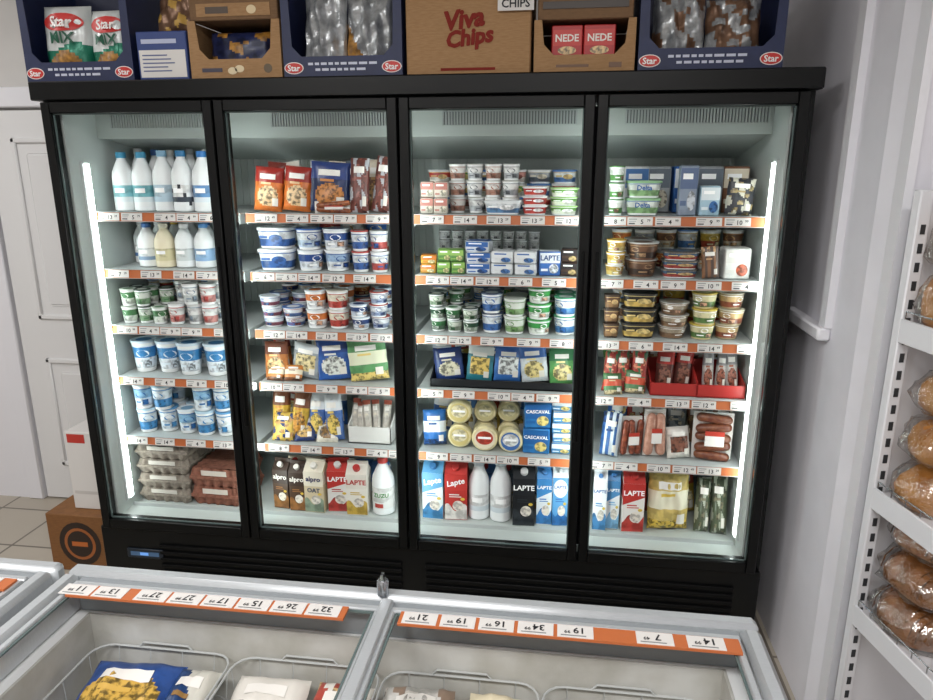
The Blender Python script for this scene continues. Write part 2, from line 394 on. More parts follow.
def k_eggs(w, d, h, lab='#c9c4bb', pulp=None):
    pm = pulp or PULP
    def ring(sc, amp, z):
        P = []
        for k in range(50): t = k/50; P.append((-w/2+w*t, -d/2+amp*(.5+.5*math.cos(2*PI*5*t))))
        for k in range(40): t = k/40; P.append((w/2-amp*(.5+.5*math.cos(2*PI*6*t)), -d/2+d*t))
        for k in range(50): t = k/50; P.append((w/2-w*t, d/2-amp*(.5+.5*math.cos(2*PI*5*t))))
        for k in range(40): t = k/40; P.append((-w/2+amp*(.5+.5*math.cos(2*PI*6*t)), d/2-d*t))
        return [(x*sc, y*(1-(1-sc)*.6), z) for x, y in P]
    a = w*.055
    A = MB(); A.loft([ring(.93, a, 0), ring(.945, a, .06*h), ring(.995, .25*a, .40*h), ring(1.02, 0, .42*h), ring(1.02, 0, .5*h)], pm)
    L = MB(); L.loft([ring(1.02, 0, .502*h), ring(1.02, 0, .58*h), ring(.99, .3*a, .6*h), ring(.95, a, .93*h), ring(.94, a, .998*h)], pm)
    L.rect(-w*.26, w*.26, .64*h, .92*h, -d/2*.99-.003, ink(lab))
    return [('tray', A.mesh()), ('lid', L.mesh())]
def k_wheel(w, d, h, body='#e8dcae', lab='#c8412f', lab2='#2f5d9a', txt='', tc='#ffffff'):
    r = min(w, h)/2; X = Matrix.Translation((0, 0, r)) @ Matrix.Rotation(PI/2, 4, 'X')
    B = MB(); B.lathe([(r*.9, -d/2), (r, -d/2+r*.12), (r, d/2-r*.12), (r*.9, d/2)], mott(body, .88, 30), 28, xf=X)
    L = MB(); L.disc(0, r, r*.8, r*.8, -d/2-.001, ink(lab2)); L.disc(0, r*1.1, r*.66, r*.55, -d/2-.0016, mott(lab, .75, 50)); L.rect(-r*.5, r*.5, r*1.02, r*1.2, -d/2-.0022, ink(tc))
    return [('cheese_body', B.mesh()), ('label', L.mesh())]
def k_sausage(w, d, h, c='#8a4a32', ns=3, lab='#e8e4df', vert=False):
    parts = []; B = MB()
    B.cbox(-w/2, w/2, d*.1, d*.3, 0, h, ink(lab), .002); parts.append(('backing', B.mesh()))
    for k in range(ns):
        S = MB(); r = min(d*.4, (h if not vert else w)/ns*.46); Ln = (w if not vert else h)*.9; prof = []
        for t in range(9):
            a = -PI/2+PI*t/8; prof.append((max(.001, r*math.cos(a)), r*math.sin(a)+(Ln/2-r)*(1 if t > 4 else -1)))
        prof = prof[:4]+[(r, -(Ln/2-r)), (r*1.03, 0), (r, Ln/2-r)]+prof[5:]
        if vert: X = Matrix.Translation((w*((k+.5)/ns-.5), -d*.2, h/2)) @ Matrix.Rotation(.06*(-1)**k, 4, 'Y')
        else: X = Matrix.Translation((0, -d*.2, h*(k+.5)/ns)) @ Matrix.Rotation(PI/2+.08*(-1)**k, 4, 'Y')
        S.lathe(prof, mat('meat_'+c[1:], c, .35, ns=60, col2='#5d2c1e' if c != '#c99a86' else '#b07f6c', bump=.2), 14, xf=X); parts.append(('sausage', S.mesh(sharp=70)))
    L = MB(); L.rect(-w*.22, w*.26, h*.34, h*.66, -d*.62, ink(lab)); L.rect(-w*.22, w*.26, h*.56, h*.66, -d*.625, ink('#b43a2c')); parts.append(('label', L.mesh()))
    return parts
def k_tray(w, d, h, c='#15161a', front=.45):
    B = MB(); m = ink(c); t = .004; x, y = w/2, d/2
    B.box(-x, x, -y, y, 0, t, m); B.box(-x, x, y-t, y, 0, h, m); B.box(-x, x, -y, -y+t, 0, h*front, m)
    for sx in (-1, 1):
        a, b = sorted((sx*x, sx*(x-t)))
        B.add([(a, -y, 0), (b, -y, 0), (b, y, 0), (a, y, 0), (a, -y, h*front), (b, -y, h*front), (b, y, h), (a, y, h)],
              [(0, 1, 2, 3), (4, 5, 6, 7), (0, 1, 5, 4), (1, 2, 6, 5), (2, 3, 7, 6), (3, 0, 4, 7)], m)
    return B.mesh()
KIND = dict(bottle=k_bottle, cup=k_cup, tub=k_tub, carton=k_carton, brick=k_brick, pouch=k_pouch, eggs=k_eggs, wheel=k_wheel, sausage=k_sausage, tray=k_tray)
DEPTH = dict(bottle=1, cup=1, tub=.75, carton=.95, brick=.8, pouch=.3, eggs=1.4, wheel=.4, sausage=.35, tray=1.2)

ZS = [1.549, 1.339, 1.124, .920, .672, .372]
LV = ['top', 'second', 'third', 'fourth', 'fifth', 'bottom']; DR = ['first', 'second', 'third', 'fourth']
ORD = ['first', 'second', 'third', 'fourth', 'fifth', 'sixth', 'seventh', 'eighth', 'ninth', 'tenth']
def ordx(i, n):
    if n == 1: return ''
    if n == 2: return ['left', 'right'][i]
    return 'leftmost' if i == 0 else 'rightmost' if i == n-1 else ORD[i]+' from left'
def stk(i, n):
    if n == 1: return ''
    if n == 2: return ['lower', 'upper'][i]
    if n == 3: return ['lowest', 'middle', 'topmost'][i]
    return 'lowest' if i == 0 else 'topmost' if i == n-1 else ORD[i]+' up'
rj = random.Random(21)
def R(l, dn, kind, name, x0, yt, x1, cnt, desc, cat, stack=1, rows=1, yf=.15, d=None, lean=0, cols=None, gap=.97, lift=0, drop=0, **a):
    l -= 1; dn -= 1; zs = ZS[l]+lift; ym = yt+14
    A = py(x0, ym, yf).x; Bx = py(x1, ym, yf).x
    c0 = -.91875+.6125*dn; A = max(A, c0-(.29 if dn else .258)); Bx = min(Bx, c0+(.29 if dn < 3 else .258))
    H = py((x0+x1)/2, yt, yf).z-zs
    lim = (ZS[l-1]-ZS[l]-.03) if l else .25
    H = max(.02, min(H, lim)); h = H/stack; w = (Bx-A)/cnt*gap
    dd = d if d else w*DEPTH[kind]
    dd = min(dd, .42/rows)
    lst = cols or [a]; cache = {}
    soft = kind in ('pouch', 'sausage'); rnd_ = kind in ('cup', 'bottle')
    for i in range(cnt):
        for rr in range(rows):
            n_here = stack-1 if (drop and stack > 1 and rj.random() < drop) else stack
            for s in range(n_here):
                cj = (i+s*2+rr) % len(lst) if cols else 0
                if cj not in cache:
                    kw = dict(a)
                    if cols: kw.update(lst[cj])
                    kw.pop('desc', None)
                    cache[cj] = KIND[kind](w, dd, h*.985, **kw)
                ds = lst[cj].get('desc', desc) if cols else desc
                parts = [stk(s, n_here), '' if rows == 1 else ['front', 'rear'][rr], ordx(i, cnt)]
                w3 = ' '.join(t for t in parts if t)
                lab = ds + (', '+w3 if w3 else '') + ', %s shelf, %s door' % (LV[l], DR[dn])
                if len(lab.split()) > 16: lab = lab.replace(' from left', '')
                jx = rj.uniform(-.04, .04)*w if cnt > 1 and kind != 'bottle' else 0
                rz = rj.uniform(-.9, .9) if rnd_ else rj.uniform(-.22, .22) if soft else rj.uniform(-.14, .14) if kind in ('brick', 'carton') else rj.uniform(-.10, .10) if kind == 'tub' else rj.uniform(-.03, .03) if kind == 'eggs' else 0
                if kind == 'bottle': rz = rj.uniform(-.15, .15)
                ry = rj.uniform(-.12, .12) if kind == 'pouch' else 0
                jy = rj.uniform(0, .025) if s == 0 or not rnd_ else rj.uniform(-.007, .007)
                if kind == 'eggs': jy = rj.uniform(0, .006)
                ln = lean*rj.uniform(.6, 1.4)
                o = thing(name, lab, cat, (A+(i+.5)*(Bx-A)/cnt+jx, yf+dd/2+rr*dd*1.06+jy, zs+.001+s*h+abs(ry)*w/2), cache[cj], (-ln, ry, rz),
                      '%s on %s shelf behind %s door' % (cat+'s', LV[l], DR[dn]) if cnt*stack*rows > 1 else None)
                if kind in ('pouch', 'sausage'): k = rj.uniform(.92, 1.0); o.scale = (k, k, k)
                elif kind in ('bottle', 'carton') and cnt > 1: o.scale = (1, 1, rj.uniform(.96, 1.0))
PALC = dict(white=('#e2e4e4', '#4a78b4', '#c9a85c'), blue=('#3566ac', '#e0e4e8', '#d9c27a'), red=('#b23a32', '#e6e0d6', '#d8b070'), green=('#5a9250', '#e2e6d8', '#d8c878'),
            yellow=('#d8b448', '#b0482e', '#efe4b8'), brown=('#7c5238', '#d9cdb8', '#b98c58'), navy=('#27386a', '#c8ccd6', '#b9924c'), grey=('#9a9fa4', '#5a6470', '#d0c8b4'), orange=('#cf7434', '#7a2c22', '#ecd09a'), pink=('#c98f86', '#e6dcd4', '#8c4a40'))
def BACK(l, dn, kind, x0, yt, x1, pal, noun, stack=1, yf=.31, d=None, lean=0, pat=None):
    cols = []
    if l > 1 and l < 6: yt -= 8
    for c in pal:
        a, b_, e = PALC[c]; dsc = '%s back-row %s' % (c, noun)
        if kind in ('cup', 'tub'): cols.append(dict(desc=dsc, pr=a, pr2=b_, lid=b_ if c == 'white' else '#d8dada', tc=e))
        elif kind == 'bottle': cols.append(dict(desc=dsc, lab=a, lab2=b_, cap=a))
        else: cols.append(dict(desc=dsc, c1=a, c2=b_, c3=e, **({'pat': pat} if kind == 'pouch' and pat else {})))
    R(l, dn, kind, noun.replace(' ', '_'), x0, yt, x1, len(pal), '', noun, stack=stack, yf=yf, d=d, lean=lean, cols=cols)

# ------------------------------------------------------------------ room shell
fl = bpy.data.materials.new('floor_tiles'); fl.use_nodes = True; nt = fl.node_tree; b = nt.nodes['Principled BSDF']
tc = nt.nodes.new('ShaderNodeTexCoord'); br = nt.nodes.new('ShaderNodeTexBrick'); br.offset = 0
br.inputs['Scale'].default_value = 1; br.inputs['Brick Width'].default_value = .33; br.inputs['Row Height'].default_value = .33; br.inputs['Mortar Size'].default_value = .006
br.inputs['Color1'].default_value = lin('#b3aa9c'); br.inputs['Color2'].default_value = lin('#aaa193'); br.inputs['Mortar'].default_value = lin('#6f675d')
nt.links.new(tc.outputs['Object'], br.inputs['Vector']); nt.links.new(br.outputs['Color'], b.inputs['Base Color']); b.inputs['Roughness'].default_value = .35
struct('floor', MB().box(-3.6, 3.2, -4.4, .95, -.1, 0, fl))
struct('ceiling', MB().box(-3.6, 3.2, -4.4, .95, 2.85, 2.95, CEIL))
struct('wall_back', MB().box(-3.6, 1.5, .82, .95, 0, 2.85, WALLG))
struct('wall_left', MB().box(-3.6, -3.5, -4.4, .82, 0, 2.85, WALLG))
struct('wall_front', MB().box(-3.5, 3.2, -4.4, -4.3, 0, 2.85, WALLG))
struct('wall_right', MB().box(1.34, 1.5, -.44, .82, 0, 2.85, WALL))
TH = math.radians(12)
struct('wall_side', MB().box(0, 1.9, .02, .14, 0, 2.85, WALL), (1.345, -.47, 0), (0, 0, TH))
struct('wall_far', MB().box(3.1, 3.2, -4.4, .2, 0, 2.85, WALL))
p1 = px(826, 325, 1.34); p2 = px(794, 318, 1.34)
struct('trim_1', MB().box(1.318, 1.34, p1.y-.05, p1.y, p1.z, 2.6, TRIM))
struct('trim_2', MB().cbox(1.30, 1.34, p1.y-.05, p2.y, p1.z-.04, p1.z, TRIM, .006))
struct('trim_3', MB().box(1.325, 1.345, -.455, -.40, 0, 2.7, TRIM))
# white panelled door in the back wall
dx0, dx1 = -2.15, -1.32
dm = MB(); dm.box(dx0, dx1, .79, .825, .01, 1.96, DOORW)
for (a, b_, c, e) in ((.12, .71, .98, 1.84), (.12, .71, .2, .78)):
    x0, x1 = dx0+a, dx0+b_
    for (q0, q1, w0, w1) in ((x0, x1, c, c+.025), (x0, x1, e-.025, e), (x0, x0+.025, c, e), (x1-.025, x1, c, e)): dm.cbox(q0, q1, .778, .795, w0, w1, DOORW, .006)
    dm.cbox(x0+.07, x1-.07, .781, .795, c+.07, e-.07, DOORW, .01)
d1 = struct('door_1', dm)
hm = MB(); hm.lathe([(.025, 0), (.025, .012), (.01, .014), (.01, .05)], STEEL, 16, xf=Matrix.Translation((dx1-.06, .79, 1.0)) @ Matrix.Rotation(PI/2, 4, 'X')); hm.tube([(dx1-.06, .745, 1.0), (dx1-.18, .745, 1.0)], .009, STEEL, 8)
struct('door_handle', hm, parent=d1)
fm = MB(); fm.cbox(dx0-.10, dx0-.012, .77, .825, 0, 2.06, TRIM, .006); fm.cbox(dx0-.012, dx1+.1, .77, .825, 1.972, 2.06, TRIM, .006); fm.cbox(dx1+.012, dx1+.1, .77, .825, 0, 1.972, TRIM, .006)
struct('trim_4', fm)
struct('trim_5', MB().box(-3.5, dx0-.1, .785, .82, 0, 1.96, TRIM))
struct('baseboard_left', MB().cbox(-3.5, -3.48, -4.3, .78, 0, .09, TRIM, .004))

# ------------------------------------------------------------------ display fridge
fridge = obj('display_fridge', None); tag(fridge, 'long black four-door upright display fridge with lit shelves of dairy products', 'fridge')
m = MB(); m.box(-1.25, -1.215, .025, .75, .05, 1.98, BLACK); m.box(1.215, 1.25, .025, .75, .05, 1.98, BLACK); m.box(-1.215, 1.215, .71, .75, .05, 1.98, BLACK)
m.box(-1.215, 1.215, .025, .71, 1.90, 1.98, BLACK); m.box(-1.215, 1.215, .025, .71, .05, .345, BLACK)
for x in (-1.15, 1.15):
    for y in (.1, .65): m.lathe([(.03, 0), (.03, .05)], BLACK2, 12, xf=Matrix.Translation((x, y, 0)))
obj('cabinet', m, fridge)
obj('header', MB().cbox(-1.255, 1.255, -.03, .025, 1.925, 1.985, BLACK, .004), fridge)
m = MB(); m.box(-1.215, -1.185, .025, .71, .345, 1.90, LINER); m.box(1.185, 1.215, .025, .71, .345, 1.90, LINER)
m.box(-1.185, 1.185, .69, .71, .345, 1.90, LINER); m.box(-1.185, 1.185, .04, .69, .345, .37, LINER); m.box(-1.185, 1.185, .025, .69, 1.895, 1.90, LINER)
for k in range(79): x = -1.17+k*.03; m.box(x-.004, x+.004, .683, .69, .4, 1.78, LINER)
m.add([(-1.185, .22, 1.815), (1.185, .22, 1.815), (1.185, .66, 1.74), (-1.185, .66, 1.74)], [(0, 1, 2, 3)], LINER)
m.box(-1.185, 1.185, .2, .22, 1.81, 1.895, LINER)
obj('interior_liner', m, fridge)
GRD = mat('vent_grey', '#b4baba', .5); GRB = mat('vent_back', '#6c7274', .6)
for i in range(4):
    c = -.91875+.6125*i; m = MB(); m.box(c-.2, c+.25, .197, .2, 1.848, 1.89, GRB)
    for k in range(46): x = c-.2+k*.45/45; m.box(x-.003, x+.003, .19, .198, 1.846, 1.892, GRD)
    obj('ceiling_vent', m, fridge)
for i, x in enumerate((-1.2, -.6125, 0, .6125, 1.2)):
    m = MB()
    if i == 0: m.box(-1.184, -1.171, .088, .112, .42, 1.72, LED); m.box(-1.185, -1.175, .078, .114, .41, 1.73, SHELF)
    elif i == 4: m.box(1.171, 1.184, .088, .112, .42, 1.72, LED); m.box(1.175, 1.185, .078, .114, .41, 1.73, SHELF)
    else:
        m.box(x-.014, x+.014, .03, .045, .38, 1.89, BLACK2)
        m.box(x-.014, x+.014, .0455, .0555, .42, 1.78, LED)
    obj('led_strip', m, fridge)
for i in range(4):                                                    # doors
    x0 = -1.225+.6125*i+.003; x1 = x0+.6065; z0, z1 = .345, 1.92; w = .033
    m = MB(); m.cbox(x0, x0+w, -.03, .02, z0, z1, BLACK, .003); m.cbox(x1-w, x1, -.03, .02, z0, z1, BLACK, .003)
    m.cbox(x0+w, x1-w, -.03, .02, z1-.036, z1, BLACK, .003); m.cbox(x0+w, x1-w, -.03, .02, z0, z0+.04, BLACK, .003)
    d = obj('door', m, fridge)
    g = MB(); e = .004
    for (a0, a1, b0, b1) in ((x0+w, x0+w+e, z0+.04, z1-.036), (x1-w-e, x1-w, z0+.04, z1-.036), (x0+w, x1-w, z0+.04, z0+.04+e), (x0+w, x1-w, z1-.036-e, z1-.036)): g.box(a0, a1, -.015, -.009, b0, b1, GLASSE)
    obj('glass_edge', g, d)
    hx = x1-w*.6 if i % 2 == 0 else x0+w*.6
    obj('handle', MB().cbox(hx-.006, hx+.006, -.036, -.029, .8, 1.45, BLACK2, .003), d)
m = MB(); m.cbox(-1.245, 1.245, -.012, .026, .06, .342, BLACK, .003)
obj('kick_plate', m, fridge)
for a, b_ in ((-1.0, -.03), (.06, 1.16)):
    m = MB()
    for k in range(7): m.cbox(a, b_, -.022, -.011, .10+k*.028, .113+k*.028, BLACK2, .002)
    obj('vent_grille', m, fridge)
pd = py(146, 553, -.013)
m = MB(); m.cbox(pd.x-.075, pd.x+.075, -.02, -.011, pd.z-.02, pd.z+.02, ink('#15202c'), .002); m.rect(pd.x-.06, pd.x+.06, pd.z-.009, pd.z+.009, -.0205, ink('#4d6d92')); m.rect(pd.x-.02, pd.x+.015, pd.z-.006, pd.z+.006, -.021, mat('display_blue', '#5f8fd0', .4, emit=.8))
obj('temperature_display', m, fridge)
# shelves with price rails
PR = [('12', '49'), ('10', '99'), ('8', '49'), ('7', '29'), ('9', '99'), ('5', '79'), ('14', '49'), ('6', '99'), ('13', '29'), ('4', '99')]
def tagmesh(a, c, w=.082, h=.027):
    m = MB(); m.box(-w/2, w/2, -.001, .0, -h/2, h/2, PAPER)
    m.text(a, h*.55, w*.36, INK, FR(w*.08, -.0018, -h*.06)); m.text(c, h*.3, w*.16, INK, FR(w*.34, -.0018, h*.1)); m.rect(-w*.44, -w*.12, h*.2, h*.3, -.0018, ink('#8a8a8a')); m.rect(-w*.44, -w*.16, -h*.05, h*.03, -.0018, ink('#a0a0a0')); m.rect(-w*.44, -w*.2, -h*.36, -h*.2, -.0018, ink('#5a5a5a'))
    return m.mesh()
TM = [tagmesh(*p) for p in PR]
rs = random.Random(3)
for i in range(4):
    c = -.91875+.6125*i; xa = c-.292 if i else -1.182; xb = c+.292 if i < 3 else 1.182
    for j in range(5):
        z = ZC[j]; m = MB(); m.box(xa, xb, .125, .66, z+.002, z+.013, SHELF)
        for xs in (xa, xb): m.box(xs-.002, xs+.002, .13, .67, z-.025, z+.012, SHELF)
        s = obj('shelf', m, fridge)
        rl = MB(); rl.add([(xa, .1185, z-.017), (xb, .1185, z-.017), (xb, .1235, z+.0155), (xa, .1235, z+.0155)], [(0, 1, 2, 3)], ORANGE)
        rl.box(xa, xb, .124, .128, z-.017, z+.0155, SHELF)
        rl.box(xa, xb, .117, .126, z+.015, z+.0165, SHELF); rl.box(xa, xb, .117, .126, z-.0185, z-.017, SHELF)
        obj('price_rail', rl, s)
        x = xa+.05+rs.uniform(0, .03)
        for k in range(5):
            obj('price_tag', TM[rs.randrange(10)], s, (x, .1178, z-.001), (math.radians(-8), 0, 0)); x += rs.choice((.086, .09, .115, .13))
obj('deck_rail', MB().box(-1.18, 1.18, .115, .12, .345, .385, SHELF), fridge)

# ------------------------------------------------------------------ products, door by door
D1 = dict
# door 1
R(1, 1, 'bottle', 'milk_bottle', 102, 149, 207, 5, 'white milk bottle', 'bottle', yf=.17, cols=[D1(desc='white milk bottle with teal label', lab='#8fc7cf', lab2='#dfe9ec', cap='#3a86a8'), D1(desc='white milk bottle with green-blue label', lab='#6fb0b8', lab2='#dfe9ec', cap='#3a86a8'),
  D1(desc='white milk bottle with pale blue label', lab='#b8cfdc', cap='#7fa6c0'), D1(desc='white milk bottle with dark spots', lab='#e8e8e6', lab2='#3b4450', cap='#2e6f9c', spots=True), D1(desc='white milk bottle with blue label', lab='#5f90c4', cap='#2e6fb0', lab2='#dfe8ee')])
BACK(1, 1, 'bottle', 112, 147, 208, ['white', 'blue', 'white', 'grey', 'white'], 'milk bottle', yf=.33)
R(2, 1, 'bottle', 'yogurt_bottle', 128, 223, 206, 4, 'white drinking yogurt bottle', 'bottle', yf=.17, cols=[D1(desc='white drinking yogurt bottle with blue cap', lab='#e3e8ec', lab2='#8aa6c4', cap='#3d6cab'), D1(desc='cream drinking yogurt bottle with yellow label', body='#e9dfc2', lab='#d8cfa4', cap='#d8d2bd'),
  D1(desc='white squat yogurt bottle with grey label', lab='#cfd6d6', cap='#e4e4e4'), D1(desc='white yogurt bottle with light blue label', lab='#8fb4d8', cap='#4b86c0')])
BACK(2, 1, 'bottle', 116, 228, 208, ['white', 'white', 'yellow', 'white', 'blue'], 'yogurt bottle', yf=.3)
R(3, 1, 'cup', 'yogurt_cup', 116, 290, 162, 3, 'small white cup with green print', 'cup', stack=2, rows=2, drop=.2, cols=[D1(desc='small white cup with green print', pr='#4c7f51', pr2='#d8dfd6', lid='#c9d2c8', tc='#dfe6dc'), D1(desc='small cup with dark lid', pr='#d8dcd4', pr2='#7c9c78', lid='#3c4a40', tc='#4c7f51')])
R(3, 1, 'cup', 'yogurt_cup', 163, 284, 212, 3, 'white cup with red band', 'cup', stack=2, rows=2, drop=.15, cols=[D1(desc='white cup with red band', pr='#dfdfdd', pr2='#c88a84', lid='#d9dbdb', tc='#b64a45'), D1(desc='white cup with grey band', pr='#e4e4e2', pr2='#b8bcbc', lid='#dcdcda', tc='#7a8a9a')])
BACK(3, 1, 'cup', 118, 288, 212, ['green', 'white', 'white', 'red', 'white'], 'yogurt pot', stack=2, yf=.36)
R(4, 1, 'cup', 'yogurt_cup', 122, 344, 222, 4, 'blue and white yogurt cup', 'cup', rows=2, pr='#3f86bf', pr2='#e2eaf0', lid='#cfe0ea', tc='#dfeaf2', taper=.74)
R(5, 1, 'cup', 'yogurt_cup', 130, 387, 228, 5, 'pale yogurt cup', 'cup', stack=2, rows=2, drop=.2, cols=[D1(desc='pale yogurt cup with blue print', pr='#d9e3ea', pr2='#4186bd', lid='#b8d4e4', tc='#4186bd'), D1(desc='white yogurt cup with thin blue print', pr='#e6eaec', pr2='#cfdbe4', lid='#5c98c8', tc='#4186bd'), D1(desc='light blue yogurt cup', pr='#8ab8d8', pr2='#dfe8ee', lid='#dfe8ee', tc='#2f6aa8')])
R(6, 1, 'eggs', 'egg_carton', 135, 446, 187, 1, 'grey pulp egg carton in tall stack', 'egg carton', stack=4, d=.22)
R(6, 1, 'eggs', 'egg_carton', 190, 470, 240, 1, 'reddish egg carton in low stack', 'egg carton', stack=2, d=.22, lab='#d8cfc4', pulp=mat('egg_pulp_red', '#94604e', .9, ns=70, col2='#7a4e3e', bump=.3))
# door 2
R(1, 2, 'pouch', 'cold_cut_pack', 247, 167, 304, 2, 'orange pouch with dark red band', 'pouch', c1='#d9762f', c2='#9c2b22', c3='#e8c79a', lean=.1, pat='food', d=.035)
R(1, 2, 'pouch', 'cold_cut_pack', 306, 161, 346, 1, 'navy pouch with round food picture', 'pouch', c1='#26335c', c2='#2d3f78', c3='#c8854a', lean=.1, d=.04)
R(1, 2, 'pouch', 'cold_cut_pack', 346, 155, 386, 2, 'clear vacuum pack of dark cold cuts', 'pouch', c1='#6a3a33', c2='#a8aab0', c3='#8c5045', lean=.1, d=.03, pat='mix')
R(1, 2, 'sausage', 'sausage_pack', 312, 201, 352, 1, 'pack of orange-brown sausages lying in front', 'sausage pack', c='#a8623a', ns=2, yf=.132, d=.03)
BACK(1, 2, 'pouch', 250, 158, 384, ['orange', 'red', 'navy', 'brown', 'grey', 'brown'], 'cold cut packet', yf=.28, d=.03, lean=.08)
R(2, 2, 'tub', 'cream_tub', 252, 228, 289, 1, 'white cheese bucket with blue print', 'tub', stack=2, pr='#e5e9ec', pr2='#3c66a8', lid='#e8eaec', tc='#3c66a8')
R(2, 2, 'cup', 'cream_cup', 291, 229, 346, 2, 'cream cup', 'cup', stack=2, cols=[D1(desc='white cream cup with navy print', pr='#2c4f94', pr2='#dfe4ea', lid='#dce2e8'), D1(desc='pale blue cream cup', pr='#9cb8d8', pr2='#e4e8ec', lid='#e4e6e8', tc='#2c4f94'), D1(desc='white cream cup with blue lid', pr='#e2e6ea', pr2='#b8ccdf', lid='#3d68b0', tc='#2c4f94')])
R(2, 2, 'cup', 'cream_cup', 347, 231, 386, 2, 'white cream cup with red rim', 'cup', stack=2, cols=[D1(desc='white cream cup with red rim', pr='#dfe3e8', pr2='#395c9c', lid='#b8504c', tc='#395c9c'), D1(desc='white cream cup with red band', pr='#e6e6e4', pr2='#b8504c', lid='#e0e2e4', tc='#395c9c')])
BACK(2, 2, 'cup', 256, 226, 386, ['white', 'blue', 'white', 'white', 'red'], 'cream pot', stack=2, yf=.3)
R(3, 2, 'cup', 'dessert_cup', 256, 297, 300, 2, 'white cup with blue and red print', 'cup', stack=3, rows=2, drop=.3, cols=[D1(desc='white dessert cup with red print', pr='#d8dde2', pr2='#8d4a58', lid='#cdd6de', tc='#37609e'), D1(desc='white dessert cup with blue print', pr='#e0e4e8', pr2='#4a6ca8', lid='#4a6ca8', tc='#a04a48')])
R(3, 2, 'cup', 'dessert_cup', 301, 291, 346, 2, 'white cup with orange print', 'cup', stack=2, rows=2, cols=[D1(desc='white cup with orange print', pr='#d97b3d', pr2='#dfe2e4', lid='#d5dade'), D1(desc='cream cup with red print', pr='#e4dcc8', pr2='#b8443c', lid='#e0dcd4', tc='#b8443c')])
R(3, 2, 'cup', 'dessert_cup', 347, 292, 386, 2, 'navy and white cup', 'cup', stack=3, rows=2, drop=.3, cols=[D1(desc='navy and white cup', pr='#2c4378', pr2='#c9d2de', lid='#c2cddb'), D1(desc='pale cup with red lid', pr='#dcdfe4', pr2='#9aa8c4', lid='#a84440', tc='#2c4378')])
BACK(3, 2, 'cup', 260, 293, 386, ['white', 'blue', 'orange', 'red', 'navy', 'white'], 'dessert pot', stack=3, yf=.36)
R(4, 2, 'pouch', 'cheese_pack', 260, 344, 286, 1, 'brown and orange cheese pack', 'cheese pack', c1='#b8733a', c2='#6a3b28', c3='#dfb579', d=.025, lean=.12)
R(4, 2, 'pouch', 'cheese_pack', 285, 347, 316, 1, 'silver grey cheese pack', 'cheese pack', c1='#9aa2a8', c2='#c8cdd0', c3='#d8c690', d=.025, lean=.12, pat='window')
R(4, 2, 'pouch', 'cheese_pack', 315, 342, 349, 1, 'royal blue cheese pack with white window', 'cheese pack', c1='#2c5ca8', c2='#21468a', c3='#dfe3dc', d=.025, lean=.12)
R(4, 2, 'pouch', 'cheese_pack', 348, 342, 387, 1, 'pale green cheese pack with cream band', 'cheese pack', c1='#5f9a63', c2='#d9dcc0', c3='#e0c877', d=.025, lean=.12, pat='band')
BACK(4, 2, 'pouch', 264, 344, 386, ['orange', 'grey', 'brown', 'blue', 'navy', 'green'], 'cheese packet', yf=.25, d=.025, lean=.08)
R(4, 2, 'pouch', 'cheese_pack', 264, 366, 300, 2, 'small orange packet lying in front', 'cheese pack', c1='#c8803c', c2='#e2d8c0', c3='#7a4a2c', d=.02, lean=.5, yf=.128, pat='band')
R(5, 2, 'pouch', 'pasta_pack', 263, 392, 302, 2, 'yellow bag with brown picture', 'bag', c1='#d8b245', c2='#7a4a30', c3='#c98f3c', d=.05, lean=.2, pat='food')
R(5, 2, 'pouch', 'pasta_pack', 268, 416, 335, 3, 'small packet lying in front', 'packet', d=.03, lean=.5, yf=.13, cols=[D1(desc='small yellow and navy packet lying in front', c1='#d4b452', c2='#27386a', c3='#b98a4a', pat='mix'), D1(desc='small navy packet lying in front', c1='#27386a', c2='#c8ccd6', c3='#c8a050', pat='food'), D1(desc='small white and yellow packet lying in front', c1='#dcd8c8', c2='#d4b452', c3='#8c6a3c', pat='food')])
R(5, 2, 'pouch', 'cheese_bag', 303, 396, 342, 2, 'blue and white grated cheese bag', 'bag', c1='#4c72b4', c2='#dfe4e8', c3='#e0c366', d=.045, lean=.2, pat='food')
R(5, 2, 'tray', 'display_tray', 345, 408, 390, 1, 'white open display tray of snack sticks', 'tray', c='#d8d8d4', d=.2)
R(5, 2, 'pouch', 'snack_stick', 347, 402, 388, 5, 'pale foil snack stick in white tray', 'snack stick', c1='#cfcac0', c2='#b25d4a', c3='#d8d0bc', d=.02, yf=.2, lean=.2, pat='plain', lift=.006)
BACK(5, 2, 'pouch', 266, 396, 345, ['yellow', 'white', 'navy', 'blue'], 'cheese packet', yf=.32, d=.04, lean=.06)
R(6, 2, 'carton', 'milk_carton', 268, 462, 303, 2, 'dark brown plant drink carton', 'carton', c1='#4a3527', c2='#3b2a20', c3='#9a6a3c', txt='alpro', tc='#eeeae2', cap='#e8e4dc')
R(6, 2, 'carton', 'milk_carton', 303, 462, 323, 1, 'cream oat drink carton', 'carton', c1='#cdbd9c', c2='#e2dac8', c3='#8a9a86', txt='alpro', tc='#2a2a5a', cap='#e8e4dc', txt2='OAT', tc2='#3a4a66')
R(6, 2, 'carton', 'milk_carton', 324, 463, 366, 2, 'milk carton', 'carton', cols=[D1(desc='white and red milk carton', c1='#e6e4e0', c2='#c03a34', c3='#b8403a', txt='LAPTE', cap='#d8d4d0', lay=1), D1(desc='white milk carton with yellow and red print', c1='#e8e4da', c2='#e2ddd2', c3='#c8a84c', txt='LAPTE', tc='#b8332e', cap='#b8332e')])
R(6, 2, 'bottle', 'milk_bottle', 368, 461, 391, 1, 'white milk bottle with red cap', 'bottle', lab='#e6e6e4', lab2='#e6e6e4', cap='#c0403a', txt='ZUZU', tc='#3f8a3a', l0=.12, l1=.5)
